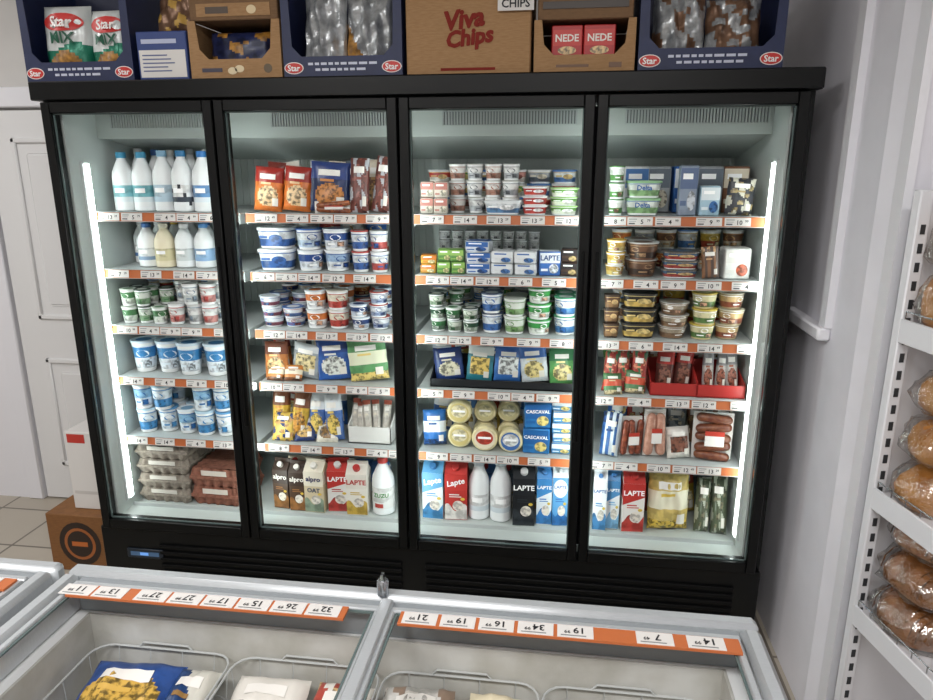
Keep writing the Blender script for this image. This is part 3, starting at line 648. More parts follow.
BACK(6, 2, 'carton', 276, 462, 388, ['brown', 'brown', 'yellow', 'red', 'white', 'white'], 'drink carton', yf=.28)
# door 3
R(1, 3, 'brick', 'cream_pack', 419, 182, 447, 2, 'pale cream carton pack', 'pack', c1='#d8cfc4', c2='#b9776c', c3='#e4dcc8', stack=2)
R(1, 3, 'cup', 'cream_cup', 447, 164, 520, 4, 'white cream cup with brown print', 'cup', stack=3, yf=.2, drop=.15, cols=[D1(desc='white cream cup with brown print', pr='#e2dfdb', pr2='#b08474', lid='#dcdcda', tc='#a8705c'), D1(desc='white cream cup with grey print', pr='#e4e4e2', pr2='#b8bcc0', lid='#d8d8d4', tc='#6c7078')])
R(1, 3, 'tub', 'cheese_tub', 482, 201, 522, 1, 'flat oval white cheese tub', 'tub', pr='#dfe3e6', pr2='#5c86b0', lid='#e4e8ea', yf=.135, d=.06)
R(1, 3, 'tub', 'spread_tub', 521, 187, 548, 1, 'red and white spread tub', 'tub', stack=3, pr='#b23430', pr2='#c9463c', lid='#dfe0e0')
R(1, 3, 'tub', 'spread_tub', 549, 188, 579, 1, 'green spread tub', 'tub', stack=3, pr='#6aa646', pr2='#dfe6d2', lid='#9cc07c')
BACK(1, 3, 'tub', 424, 170, 578, ['white', 'pink', 'grey', 'white', 'red', 'green'], 'cream pot', stack=3, yf=.34)
R(2, 3, 'brick', 'butter_pack', 419, 256, 435, 1, 'orange yellow butter pack', 'butter pack', c1='#d9a53c', c2='#c9742c', c3='#efe0b0', stack=2)
R(2, 3, 'brick', 'butter_pack', 436, 250, 464, 2, 'green butter pack', 'butter pack', c1='#5f8f4c', c2='#8fb45c', c3='#e6dfa0', stack=2)
R(2, 3, 'brick', 'butter_pack', 465, 242, 490, 1, 'blue and white butter pack', 'butter pack', c1='#dfe4ea', c2='#3563a8', c3='#3563a8', stack=3)
R(2, 3, 'brick', 'butter_pack', 491, 252, 537, 2, 'white butter pack with blue spot', 'butter pack', c1='#e6e8ea', c2='#dfe2e4', c3='#4b7ab8', stack=2)
R(2, 3, 'brick', 'butter_pack', 538, 252, 560, 1, 'royal blue butter pack with white band', 'butter pack', c1='#3a6ab4', c2='#e2e6ea', c3='#dfe3e8', txt='LAPTE', tc='#27497f')
R(2, 3, 'brick', 'butter_pack', 561, 250, 579, 1, 'dark brown narrow butter pack', 'butter pack', c1='#4a3830', c2='#2f2a2c', c3='#c8b27c', stack=2)
R(2, 3, 'cup', 'portion_cup', 438, 231, 540, 8, 'small silver-lidded portion cup', 'cup', yf=.32, stack=4, drop=.3, pr='#c8cacb', lid='#9ea2a5', tc='#8c9094')
R(3, 3, 'cup', 'cheese_cup', 427, 295, 478, 3, 'green cup', 'cup', stack=3, rows=2, drop=.3, cols=[D1(desc='dark green cup with white lid', pr='#2f6b3c', pr2='#56705a', lid='#cdd8cd', tc='#dfe6dc'), D1(desc='pale cup with dark lid', pr='#cfd4c8', pr2='#8c9884', lid='#3a4440', tc='#2f6b3c'), D1(desc='dark green cup with grey lid', pr='#274a34', pr2='#a8b4a4', lid='#9aa4a0', tc='#dfe6dc')])
R(3, 3, 'cup', 'cheese_cup', 479, 294, 502, 1, 'blue and white cottage cheese cup', 'cup', stack=2, rows=2, pr='#dde3e8', pr2='#3f69a8', lid='#47536e', tc='#3f69a8')
R(3, 3, 'cup', 'cheese_cup', 502, 300, 526, 1, 'white cheese cup with green leaf print', 'cup', stack=2, rows=2, pr='#e0e5dc', pr2='#8fae7c', lid='#dde2d8', tc='#6c9a58')
R(3, 3, 'cup', 'cheese_cup', 526, 289, 552, 1, 'bright green cup with white band', 'cup', stack=3, rows=2, pr='#3f9a4c', pr2='#e2e8e0', lid='#4da85a')
R(3, 3, 'cup', 'cheese_cup', 553, 298, 578, 1, 'white cheese cup with blue lettering', 'cup', stack=2, rows=2, pr='#e3e6e6', pr2='#4c82b8', lid='#4da07a', tc='#2f62a2')
BACK(3, 3, 'cup', 430, 296, 578, ['green', 'grey', 'green', 'blue', 'white', 'green', 'white'], 'cheese pot', stack=3, yf=.36)
R(4, 3, 'tray', 'display_tray', 428, 366, 579, 1, 'black open tray of sliced cheese', 'tray', d=.16, c='#14161a', front=.34)
R(4, 3, 'pouch', 'cheese_slices', 434, 349, 465, 1, 'navy sliced cheese pack', 'cheese pack', c1='#26407c', c2='#1d3164', c3='#d8d3b8', d=.022, lean=.16, yf=.19, lift=.006)
R(4, 3, 'pouch', 'cheese_slices', 464, 348, 492, 1, 'teal sliced cheese pack', 'cheese pack', c1='#2f7d8c', c2='#d8dcd8', c3='#dcc06a', d=.022, lean=.16, yf=.19, lift=.006, pat='window')
R(4, 3, 'pouch', 'cheese_slices', 491, 347, 522, 1, 'bright blue sliced cheese pack with white centre', 'cheese pack', c1='#3a70b8', c2='#2c5aa0', c3='#dfe4e2', d=.022, lean=.16, yf=.19, lift=.006, pat='window')
R(4, 3, 'pouch', 'cheese_slices', 521, 348, 550, 1, 'white and blue sliced cheese pack', 'cheese pack', c1='#cfd8dc', c2='#3868b0', c3='#e0cf8c', d=.022, lean=.16, yf=.19, lift=.006)
R(4, 3, 'pouch', 'cheese_slices', 549, 349, 577, 1, 'green sliced cheese pack', 'cheese pack', c1='#5a9a58', c2='#2f6f46', c3='#e4d490', d=.022, lean=.16, yf=.19, lift=.006)
BACK(4, 3, 'pouch', 432, 348, 578, ['navy', 'yellow', 'blue', 'white', 'blue', 'green', 'navy'], 'cheese packet', yf=.33, d=.025, lean=.06)
R(5, 3, 'pouch', 'cheese_bag', 420, 412, 446, 1, 'blue cheese bag at shelf end', 'bag', c1='#2f6fb8', c2='#dfe6ea', c3='#24508f', d=.05, lean=.15, pat='band')
R(5, 3, 'wheel', 'round_cheese', 446, 400, 471, 1, 'cream round cheese with pale label', 'round cheese', lab='#e0d6b2', lab2='#cdbd7c', body='#e4d8a8', stack=2, d=.04)
R(5, 3, 'wheel', 'round_cheese', 471, 426, 498, 1, 'round cheese with red label', 'round cheese', lab='#c44a3a', lab2='#e8dfc6', d=.04)
R(5, 3, 'wheel', 'round_cheese', 498, 428, 523, 1, 'round cheese with blue ring label', 'round cheese', lab='#dfe2e0', lab2='#3f6cae', d=.04)
R(5, 3, 'wheel', 'round_cheese', 472, 402, 520, 2, 'plain pale round cheese behind', 'round cheese', lab='#d9d2a8', lab2='#c9c08f', d=.04, yf=.22, stack=2)
R(5, 3, 'brick', 'cheese_block', 523, 404, 551, 1, 'blue cheese block with white letters', 'cheese block', c1='#2c76b4', c2='#1f5fa0', c3='#e4d080', txt='CASCAVAL', stack=2, band=.6)
R(5, 3, 'brick', 'cheese_block', 552, 402, 573, 1, 'light blue cheese block', 'cheese block', c1='#4a90c4', c2='#dbe4ea', c3='#e4d080', stack=5)
BACK(5, 3, 'pouch', 424, 404, 576, ['blue', 'white', 'yellow', 'white', 'blue', 'navy'], 'cheese packet', yf=.32, d=.04, lean=.06)
R(6, 3, 'carton', 'milk_carton', 421, 462, 443, 1, 'light blue and white milk carton', 'carton', c1='#e2e6e8', c2='#5b9cc8', c3='#4a8cc0', txt='Lapte', cap='#3f7db4', script=True, lay=1)
R(6, 3, 'carton', 'milk_carton', 443, 464, 466, 1, 'red milk carton with white letters', 'carton', c1='#b8332e', c2='#c23a34', c3='#e2ddd8', txt='Lapte', cap='#b8332e', script=True)
R(6, 3, 'bottle', 'milk_bottle', 466, 463, 511, 2, 'plain white wide milk bottle', 'bottle', lab='#e8eaea', lab2='#cfd9de', cap='#c9d2d6', neck=.45)
R(6, 3, 'carton', 'milk_carton', 512, 467, 535, 1, 'black milk carton', 'carton', c1='#15171b', c2='#1c1f24', c3='#2b3036', txt='LAPTE', cap='#d8d8d8')
R(6, 3, 'carton', 'milk_carton', 536, 467, 568, 2, 'blue milk carton with white panel', 'carton', cols=[D1(desc='blue milk carton with white panel', c1='#dfe5ea', c2='#3f86c4', c3='#3a7cbc', txt='LAPTE', cap='#3a7cbc', lay=1), D1(desc='sky blue milk carton with round emblem', c1='#5a9cd0', c2='#e4eaee', c3='#2f6cae', txt='LAPTE', tc='#2f62a2', cap='#e4e8ec', lay=2)])
BACK(6, 3, 'carton', 426, 462, 566, ['white', 'red', 'white', 'grey', 'navy', 'blue'], 'drink carton', yf=.28)
# door 4
R(1, 4, 'cup', 'sauce_cup', 609, 166, 626, 1, 'narrow green topped sauce cup', 'cup', stack=3, pr='#dfe3dc', pr2='#5d9350', lid='#5d9350')
R(1, 4, 'tub', 'cream_tub', 626, 181, 664, 1, 'large white cream tub with green lid', 'tub', stack=2, pr='#e4e7e2', pr2='#8db47c', lid='#8fb88a', txt='Delta', tc='#2f62a2')
R(1, 4, 'brick', 'cream_pack', 681, 165, 700, 1, 'tall grey blue carton', 'carton', c1='#8c98aa', c2='#5c6c8c', c3='#d0d4da')
R(1, 4, 'brick', 'cream_pack', 700, 186, 721, 1, 'pale blue carton with picture', 'carton', c1='#a8c4d4', c2='#dfe6ea', c3='#3f6ca4')
R(1, 4, 'pouch', 'cheese_bag', 727, 178, 757, 1, 'shiny black and silver pouch', 'bag', c1='#3a3a40', c2='#c8c4b4', c3='#a89468', d=.04, lean=.1, pat='mix')
BACK(1, 4, 'brick', 622, 166, 752, ['white', 'grey', 'blue', 'grey', 'brown'], 'carton pack', yf=.32, d=.08)
R(2, 4, 'cup', 'dessert_cup', 606, 240, 627, 1, 'yellow lidded dessert cup', 'cup', stack=3, pr='#caa24c', pr2='#e0c87c', lid='#d8b23c')
R(2, 4, 'cup', 'dessert_cup', 627, 243, 661, 1, 'clear dessert cup with dark filling', 'cup', stack=2, rows=2, body='#6c4a38', pr='#70503c', pr2='#3f2c24', lid='#c8c8c4', tc='#a88868')
R(2, 4, 'tub', 'dessert_tray', 662, 252, 702, 1, 'dark dessert tray with blue print', 'tray', stack=3, pr='#45607c', pr2='#9a3c34', lid='#54504c', tc='#c8a878')
R(2, 4, 'pouch', 'salad_pack', 704, 247, 722, 1, 'brown striped pouch', 'pouch', c1='#8a6248', c2='#5a4a44', c3='#c8a078', d=.03, pat='stripe')
R(2, 4, 'brick', 'cream_pack', 724, 249, 752, 1, 'plain white carton box', 'carton', c1='#dcdcd8', c2='#d4d2cc', c3='#c05c3c')
BACK(2, 4, 'cup', 612, 238, 750, ['yellow', 'brown', 'orange', 'grey', 'brown', 'white'], 'dessert pot', stack=2, yf=.36)
R(3, 4, 'tub', 'salad_tub', 604, 296, 621, 1, 'narrow brown dessert tub', 'tub', stack=3, body='#3a2a22', pr='#5c4030', pr2='#8c6a48', lid='#4a3a30', tc='#c8a878')
R(3, 4, 'tub', 'salad_tub', 622, 294, 659, 1, 'black tray of filled eggs', 'tray', stack=3, body='#1a1a1c', pr='#2a2622', pr2='#c8a85c', lid='#33302c', tc='#d8c080')
R(3, 4, 'cup', 'salad_tub', 660, 304, 692, 1, 'clear tub of brown salad', 'tub', stack=3, body='#8c7058', pr='#b0a08c', pr2='#7c6048', lid='#c4c2bc')
R(3, 4, 'cup', 'salad_tub', 693, 294, 748, 2, 'salad tub', 'tub', stack=3, cols=[D1(desc='salad tub with yellow lid', body='#c8b888', pr='#d8cfa4', pr2='#5c7c44', lid='#d2ba50'), D1(desc='salad tub with pale lid', body='#a89878', pr='#c8a878', pr2='#8c4c38', lid='#d0ccb8')])
BACK(3, 4, 'cup', 612, 295, 748, ['brown', 'grey', 'white', 'yellow', 'yellow'], 'salad pot', stack=2, yf=.34)
R(4, 4, 'pouch', 'fish_pack', 602, 353, 648, 3, 'red and green fish pack', 'pouch', c1='#a8403a', c2='#3f6b4c', c3='#d88c6c', d=.03, lean=.15, pat='mix')
R(4, 4, 'pouch', 'fish_pack', 604, 374, 646, 2, 'low green pack in front of fish packs', 'pouch', c1='#4f7a50', c2='#c8553c', c3='#d8c8a0', d=.025, lean=.4, pat='band', yf=.128)
R(4, 4, 'tray', 'crate', 648, 372, 748, 2, 'red open plastic crate', 'crate', c='#a82c28', d=.18, front=.5)
R(4, 4, 'pouch', 'meat_pack', 656, 352, 694, 2, 'dark meat pack with red label in crate', 'meat pack', c1='#5c2f2a', c2='#b43a34', c3='#8c5c4c', d=.03, lean=.15, yf=.2, pat='food', lift=.006)
R(4, 4, 'pouch', 'meat_pack', 704, 351, 742, 3, 'clear vacuum pack of white and grey meat', 'meat pack', c1='#bcb8b4', c2='#8c8a8c', c3='#a0604c', d=.03, lean=.15, yf=.2, pat='food', lift=.006)
BACK(4, 4, 'pouch', 606, 352, 748, ['green', 'red', 'brown', 'grey', 'pink', 'white'], 'meat packet', yf=.36, d=.03, lean=.06, pat='mix')
R(5, 4, 'pouch', 'sausage_bag', 600, 413, 620, 1, 'blue striped sausage bag', 'bag', c1='#3a68a8', c2='#c8d4dc', c3='#2c4c84', d=.04, pat='stripe')
R(5, 4, 'sausage', 'sausage_pack', 620, 418, 645, 1, 'pack of upright reddish brown sausages', 'sausage pack', c='#9a5038', ns=3, vert=True, d=.05)
R(5, 4, 'sausage', 'sausage_pack', 645, 412, 668, 1, 'pack of pale pink upright sausages', 'sausage pack', c='#c99a86', ns=2, vert=True, d=.05)
R(5, 4, 'pouch', 'ham_pack', 668, 430, 695, 1, 'white ham pack with brown window', 'meat pack', c1='#d8d4cc', c2='#dcd8d2', c3='#7c4c3a', d=.05, lean=.2, pat='window')
R(5, 4, 'sausage', 'sausage_pack', 694, 414, 738, 1, 'pack of brown stacked sausages', 'sausage pack', c='#7c4a30', ns=5, d=.05)
BACK(5, 4, 'pouch', 606, 412, 738, ['blue', 'red', 'pink', 'grey', 'brown', 'brown'], 'meat packet', yf=.3, d=.04, lean=.06, pat='mix')
R(6, 4, 'carton', 'milk_carton', 594, 469, 622, 2, 'white milk carton with blue base', 'carton', cols=[D1(desc='white milk carton with blue base', c1='#e2e4e6', c2='#dfe2e4', c3='#4c88bc', txt='LAPTE', tc='#2f62a2', cap='#3a7cbc'), D1(desc='white milk carton with blue slanted top', c1='#e4e6e8', c2='#4c88bc', c3='#7fb2d8', txt='LAPTE', cap='#3a7cbc', lay=1)])
R(6, 4, 'carton', 'milk_carton', 623, 472, 646, 1, 'white milk carton with red slanted top', 'carton', c1='#e4e0dc', c2='#b8332e', c3='#c0443c', txt='LAPTE', cap='#b8332e', lay=1)
R(6, 4, 'pouch', 'noodle_bag', 650, 478, 694, 1, 'printed bag of yellow noodles', 'bag', c1='#cdb468', c2='#e2dcc4', c3='#d8b84c', d=.08, pat='band', wr=.12, lean=.1)
R(6, 4, 'pouch', 'noodle_bag', 698, 484, 732, 2, 'dark green bag lying back', 'bag', c1='#4c5440', c2='#a0a494', c3='#77725a', d=.06, pat='mix', lean=.2)
BACK(6, 4, 'pouch', 604, 470, 736, ['white', 'red', 'yellow', 'yellow', 'grey'], 'food bag', yf=.3, d=.06, lean=.05)

# ------------------------------------------------------------------ boxes on top of the fridge
ZT = 1.987
def openbox(w, d, h, low, post, mo, mi, t=.005, extra=None):
    m = MB(); x = w/2
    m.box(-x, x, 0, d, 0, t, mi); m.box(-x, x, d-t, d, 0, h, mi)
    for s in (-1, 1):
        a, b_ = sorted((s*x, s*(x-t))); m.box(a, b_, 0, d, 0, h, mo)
    f = MB(); f.prism([(-x, 0), (x, 0), (x, h), (x-post*.75, h), (x-post, low+.03), (x-post-.03, low), (-x+post+.03, low), (-x+post, low+.03), (-x+post*.75, h), (-x, h)], -t, 0, mo)
    if extra: extra(f, x, low, h, -t-.001)
    return [('box_shell', m), ('front_panel', f)]
def star_marks(f, x, low, h, y):
    for s in (-1, 1):
        f.disc(s*(x-.034), low*.45, .032, .018, y, ink('#f0e6e2')); f.disc(s*(x-.034), low*.45, .029, .0155, y-.0006, ink('#c9302c')); f.text('Star', .019, .046, ink('#f4f0ee'), FR(s*(x-.034), y-.0015, low*.45), .03)
    rr = random.Random(4)
    for k, ww in enumerate((.58, .46)):                                # two lines of tiny print
        a = -x*ww
        while a < x*ww-.02:
            l = rr.uniform(.012, .03); f.rect(a, min(a+l, x*ww), low*(.58-.28*k), low*(.70-.28*k), y, ink('#c6cadb')); a += l+.006
def span(x0, x1, v, yy): return py(x0, v, yy).x, py(x1, v, yy).x
YF = .02
def bagpx(x0, y0, x1, y1, yy, name, label, cat, zbase, **a):
    A, B = span(x0, x1, (y0+y1)/2, yy); zt = py((x0+x1)/2, y0, yy).z
    lean = a.pop('lean', .12); d = a.pop('d', .06); rz = a.pop('rz', 0)
    return thing(name, label, cat, ((A+B)/2, yy+d/2+.005, zbase+.001), k_pouch(B-A, d, max(.08, zt-zbase), **a), (-lean, 0, rz))
for (x0, x1, lab) in ((28, 135, 'navy display box holding white and green snack bags, leftmost on fridge'), (285, 403, 'navy display box of silver snack bags between brown boxes'), (637, 781, 'wide navy display box of shiny bags, rightmost on fridge')):
    A, B = span(x0, x1, 75, YF)
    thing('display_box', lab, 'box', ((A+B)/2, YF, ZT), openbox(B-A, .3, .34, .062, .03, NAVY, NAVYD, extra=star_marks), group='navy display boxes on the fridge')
OCH = mat('snack_picture', '#c08a3c', .4, ns=50, col2='#7a5424')
bagpx(37, 3, 83, 70, .03, 'snack_bag', 'left white and green snack mix bag in leftmost navy box', 'snack bag', ZT+.01, mats=[TEALF, WFOIL, OCH], pat='snack', txt='Star', tc='#f6efec', tz=.76, emb=(0, .76, .42, '#c9302c'), txt2='MIX', tc2='#1c5a44', tz2=.55, wr=.07, seed=1, d=.09, ts=.15, rz=.04, lean=.04)
bagpx(84, 7, 127, 70, .035, 'snack_bag', 'right white and green snack mix bag in leftmost navy box', 'snack bag', ZT+.01, mats=[TEALF, WFOIL, OCH], pat='snack', txt='Star', tc='#f6efec', tz=.76, emb=(0, .76, .42, '#c9302c'), txt2='MIX', tc2='#1c5a44', tz2=.55, wr=.07, seed=2, d=.09, ts=.15, rz=-.04, lean=.04)
bagpx(299, -12, 341, 68, .04, 'snack_bag', 'left crumpled silver bag in navy box beside brown chips box', 'snack bag', ZT+.01, mats=[FOIL]*3, wr=.22, seed=3, d=.09)
bagpx(342, -8, 389, 66, .05, 'snack_bag', 'right crumpled silver bag in navy box beside brown chips box', 'snack bag', ZT+.01, mats=[FOIL, FOIL, OCH], wr=.22, seed=4, pat='diag', d=.09)
bagpx(655, -10, 708, 60, .04, 'snack_bag', 'silver and brown bag at left in rightmost navy box', 'snack bag', ZT+.01, mats=[FOIL, FOILB, FOIL], wr=.22, seed=5, pat='mix', d=.09)
bagpx(709, -6, 765, 60, .05, 'snack_bag', 'brown and silver bag at right in rightmost navy box', 'snack bag', ZT+.01, mats=[FOILB, FOIL, FOIL], wr=.22, seed=6, pat='mix', d=.09)
# blue box with white label
A, B = span(138, 188, 60, YF); H = py(160, 31, YF).z-ZT; W = B-A
m = MB(); m.cbox(-W/2, W/2, 0, .25, 0, H, ink('#33467f'), .003); m.rect(-W*.46, W*.46, H*.06, H*.62, -.001, PAPER)
for k in range(5): m.rect(-W*.4, W*(.1+.07*(k % 3)), H*(.5-.08*k), H*(.525-.08*k), -.0018, ink('#5a6590'))
m.rect(-W*.4, W*.3, H*.75, H*.84, -.001, ink('#b8bfd8'))
thing('carton_box', 'small blue carton with white label beside leftmost navy box', 'box', ((A+B)/2, YF, ZT), m)
bagpx(150, -14, 188, 30, .06, 'snack_bag', 'brown foil bag lying on small blue carton', 'snack bag', ZT+H+.001, mats=[FOILB, ink('#c8a050'), FOILB], wr=.15, seed=7, pat='mix', lean=.3)
# brown tray with cut-out and box above
A, B = span(191, 282, 60, YF); W = B-A; H = py(236, 20, YF).z-ZT
def nut_marks(f, x, low, h, y):
    for s in (-1, 1): f.disc(s*.012, low*.45+s*.003, .016, .011, y, ink('#e0cda8'))
    f.rect(-x*.75, -x*.3, low*.35, low*.55, y, ink('#3f3a4a')); f.disc(x*.7, low*.5, .014, .014, y, ink('#5c4a30'))
thing('cardboard_tray', 'brown cardboard tray with cut-out front between blue cartons', 'box', ((A+B)/2, YF, ZT), openbox(W, .28, H, .06, .035, CARD, NAVYD, extra=nut_marks))
bagpx(206, 30, 266, 66, .05, 'snack_bag', 'dark navy packet inside brown cut-out tray', 'snack bag', ZT+.008, mats=[mott('#232c55', .6, 30), OCH, ink('#1b2244')], pat='mix', seed=8, lean=.1)
m = MB(); m.cbox(-W*.48, W*.48, 0, .27, 0, .14, CARDD, .003); m.box(-W*.4, W*.4, -.002, 0, .012, .05, CARD); m.rect(-W*.3, -W*.05, .02, .04, -.0026, ink('#4a3a2c')); m.disc(W*.2, .03, .016, .013, -.0026, ink('#dcc69c'))
thing('cardboard_box', 'brown cardboard box on top of cut-out tray', 'box', ((A+B)/2, YF+.005, ZT+H+.001), m)
# chips box
A, B = span(406, 531, 40, YF); W = B-A; H = .36
m = MB(); m.cbox(-W/2, W/2, 0, .32, 0, H, CARD, .004); rd = ink('#7e1f14', .85)
zz = py(466, 29, YF).z-ZT; xf = Matrix.Translation((0, -.0015, zz)) @ Matrix.Rotation(-.12, 4, 'Y')
for k, (ox, oz) in enumerate(((0, 0), (.0014, 0), (0, .0014), (-.0014, 0), (0, -.0014))):
    m.text('Viva', .056, W*.31, rd, xf @ FR(-.006+ox, -.0002*k, .030+oz), .065); m.text('Chips', .062, W*.38, rd, xf @ FR(.004+ox, -.0002*k, -.030+oz), .065)
m.rect(-W*.22, W*.22, .012, .02, -.0012, rd)
cb = thing('cardboard_box', 'brown cardboard chips box with red lettering', 'box', ((A+B)/2, YF, ZT), [('box_shell', m)])
s = MB(); a0 = py(498, -12, YF-.01); a1 = py(534, 10, YF-.01)
s.box(a0.x-(A+B)/2, a1.x-(A+B)/2, -.014, -.011, a1.z-ZT, a0.z-ZT, PAPER); s.text('CHIPS', .03, .085, INK, FR((a0.x+a1.x)/2-(A+B)/2, -.0155, (a0.z+a1.z)/2-ZT-.012))
obj('price_card', s, cb)
# tray with red packs
A, B = span(534, 635, 50, YF); W = B-A; H = py(585, 19, YF).z-ZT
def plainf(f, x, low, h, y):
    f.rect(-x*.55, x*.1, low*.3, low*.45, y, ink('#6c4a30')); f.rect(x*.5, x*.75, low*.25, low*.55, y, ink('#6c4a30'))
thing('cardboard_tray', 'brown cardboard tray holding red packs beside chips box', 'box', ((A+B)/2, YF, ZT), openbox(W, .28, H, .05, .03, CARD, CARDD, extra=plainf))
for k, (a, b_) in enumerate(((551, 583), (583, 616))):
    x0, x1 = span(a, b_, 45, .035); hh = py(580, 24, .035).z-ZT-.008
    t = MB(); w = (x1-x0)*.97; t.cbox(-w/2, w/2, 0, .12, 0, hh, ink('#b4282a'), .003); t.rect(-w*.46, w*.46, hh*.55, hh*.9, -.001, ink('#c83a34')); t.text('NEDE', hh*.2, w*.75, ink('#f0e8e0'), FR(0, -.002, hh*.72), .03); t.disc(0, hh*.45, w*.3, hh*.09, -.001, mott('#e8c48c', .5, 60))
    thing('snack_pack', ('left' if k == 0 else 'right')+' red snack pack in brown cardboard tray', 'pack', ((x0+x1)/2, .04, ZT+.007), t, group='red packs in the cardboard tray')
m = MB(); m.cbox(-W*.47, W*.47, 0, .27, 0, .12, CARDD, .003); m.box(-W*.42, W*.42, -.003, 0, .03, .05, ink('#3a2f28'))
thing('cardboard_box', 'dark brown cardboard box above tray of red packs', 'box', ((A+B)/2, YF+.005, ZT+H+.001), m)

# ------------------------------------------------------------------ boxes on the floor at the left
f0 = pz(54, 569, 0); top = py(54, 514, f0.y).z; x1 = -1.275; W = x1-f0.x
m = MB(); m.cbox(-W/2, W/2, 0, .3, 0, top, CARDB, .004); m.disc(-W*.1, top*.5, top*.36, top*.38, -.001, ink('#2a1c14')); m.disc(-W*.1, top*.5, top*.27, top*.28, -.0016, ink('#9c5a2c')); m.disc(-W*.1, top*.5, top*.22, top*.23, -.0022, ink('#2a1c14')); m.rect(-W*.2, W*0, top*.46, top*.54, -.0028, ink('#b8642c')); m.rect(W*.2, W*.44, top*.3, top*.42, -.001, ink('#3a2618'))
thing('cardboard_box', 'brown cardboard box with dark round emblem on the tiled floor', 'box', (f0.x+W/2, f0.y, 0), m)
w0 = py(69, 470, f0.y+.06); zt = py(72, 432, f0.y+.06).z; W2 = x1-w0.x; hh = zt-top
m = MB(); m.cbox(-W2/2, W2/2, 0, .2, 0, hh-.002, PAPER, .003)
m.rect(-W2*.45, -W2*.15, hh*.86, hh*.97, -.001, ink('#c0392f')); m.rect(-W2*.45, W2*.3, hh*.2, hh*.24, -.001, ink('#c9c4c0'))
thing('carton_box', 'plain white carton with red corner standing on brown floor box', 'box', (w0.x+W2/2, f0.y+.06, top+.001), m)

# ------------------------------------------------------------------ chest freezers
ZF = .88; YB = -1.05; DF = .92; WF = 1.42
def bars(m, x0, x1, y0, y1, z0, z1, w, mt, c=.006):
    m.cbox(x0, x1, y1-w, y1, z0, z1, mt, c); m.cbox(x0, x1, y0, y0+w, z0, z1, mt, c); m.cbox(x0, x0+w, y0+w, y1-w, z0, z1, mt, c); m.cbox(x1-w, x1, y0+w, y1-w, z0, z1, mt, c)
h = WF/2
fm1 = MB()
fm1.box(-h+.01, h-.01, -.06, -.01, .08, .80, FRW); fm1.box(-h+.01, h-.01, -DF+.01, -DF+.06, .08, .80, FRW); fm1.box(-h+.01, -h+.06, -DF+.06, -.06, .08, .80, FRW); fm1.box(h-.06, h-.01, -DF+.06, -.06, .08, .80, FRW); fm1.box(-h+.06, h-.06, -DF+.06, -.06, .08, .16, FRW)
fm2 = MB(); fm2.box(-h+.061, h-.061, -.066, -.0605, .16, .80, FROST); fm2.box(-h+.061, h-.061, -DF+.061, -DF+.066, .16, .80, FROST); fm2.box(-h+.0605, -h+.066, -DF+.06, -.06, .16, .80, FROST); fm2.box(h-.066, h-.0605, -DF+.06, -.06, .16, .80, FROST); fm2.box(-h+.06, h-.06, -DF+.06, -.06, .16, .165, FROST)
fm3 = MB(); bars(fm3, -h, h, -DF, 0, .795, ZF, .038, ALU, .01)
fm3.cbox(-h+.038, h-.038, -.056, -.038, .80, ZF-.012, ink('#8d9296'), .002)
base = MB(); base.box(-h+.03, h-.03, -DF+.03, -.03, .0, .08, BLACK2)
lidL = MB(); bars(lidL, -h+.042, -.006, -DF+.044, -.060, ZF-.018, ZF-.004, .015, ALU, .003)
lidR = MB(); bars(lidR, .006, h-.042, -DF+.044, -.060, ZF-.018, ZF-.004, .015, ALU, .003)
lidR.cbox(-.014, .012, -DF+.044, -.046, ZF-.02, ZF+.004, ALU, .004)
def ledge(x0, x1):
    g = MB(); z = ZF-.012; e = .004; y0, y1 = -DF+.06, -.076
    g.box(x0, x1, y1-e, y1, z, z+.004, GLASSE); g.box(x0, x0+e, y0, y1, z, z+.004, GLASSE); g.box(x1-e, x1, y0, y1, z, z+.004, GLASSE); g.box(x0, x1, y0, y0+e, z, z+.004, GLASSE)
    return g.mesh()
gL, gR = ledge(-h+.058, -.022), ledge(.022, h-.058)
lock = MB(); lock.lathe([(.012, 0), (.012, .03), (.009, .034)], STEEL, 14); lock.box(-.003, .003, -.007, .007, .034, .046, STEEL)
PL = ['32', '26', '15', '17', '27', '27', '13', '11']; PRr = ['21', '19', '16', '34', '19', '7', '14']
FM = dict(body=fm1.mesh(), inner=fm2.mesh(), rim=fm3.mesh(), base=base.mesh(), lidL=lidL.mesh(), lidR=lidR.mesh(), lock=lock.mesh())
def flat_tag(n, w=.066, hh=.034):
    m = MB(); m.box(-w/2, w/2, -hh/2, hh/2, 0, .001, PAPER); X = Matrix.Rotation(PI, 4, 'Z') @ Matrix.Translation((0, 0, .0016))
    m.text(n, hh*.5, w*.4, INK, X @ Matrix.Translation((-w*.08, -hh*.08, 0))); m.text('99' if len(n) > 1 else '49', hh*.26, w*.18, INK, X @ Matrix.Translation((w*.22, hh*.06, 0)))
    m.box(-w*.4, w*.3, -hh*.38, -hh*.3, .0008, .0015, ink('#8a8a8a'))
    return m.mesh()
FT = {n: flat_tag(n) for n in set(PL+PRr)}
rail = lambda x0, x1: MB().box(x0, x1, -.120, -.082, ZF-.003, ZF+.002, ORANGE).mesh()
RAILS = (rail(-h+.062, -.07), rail(.035, h-.05))
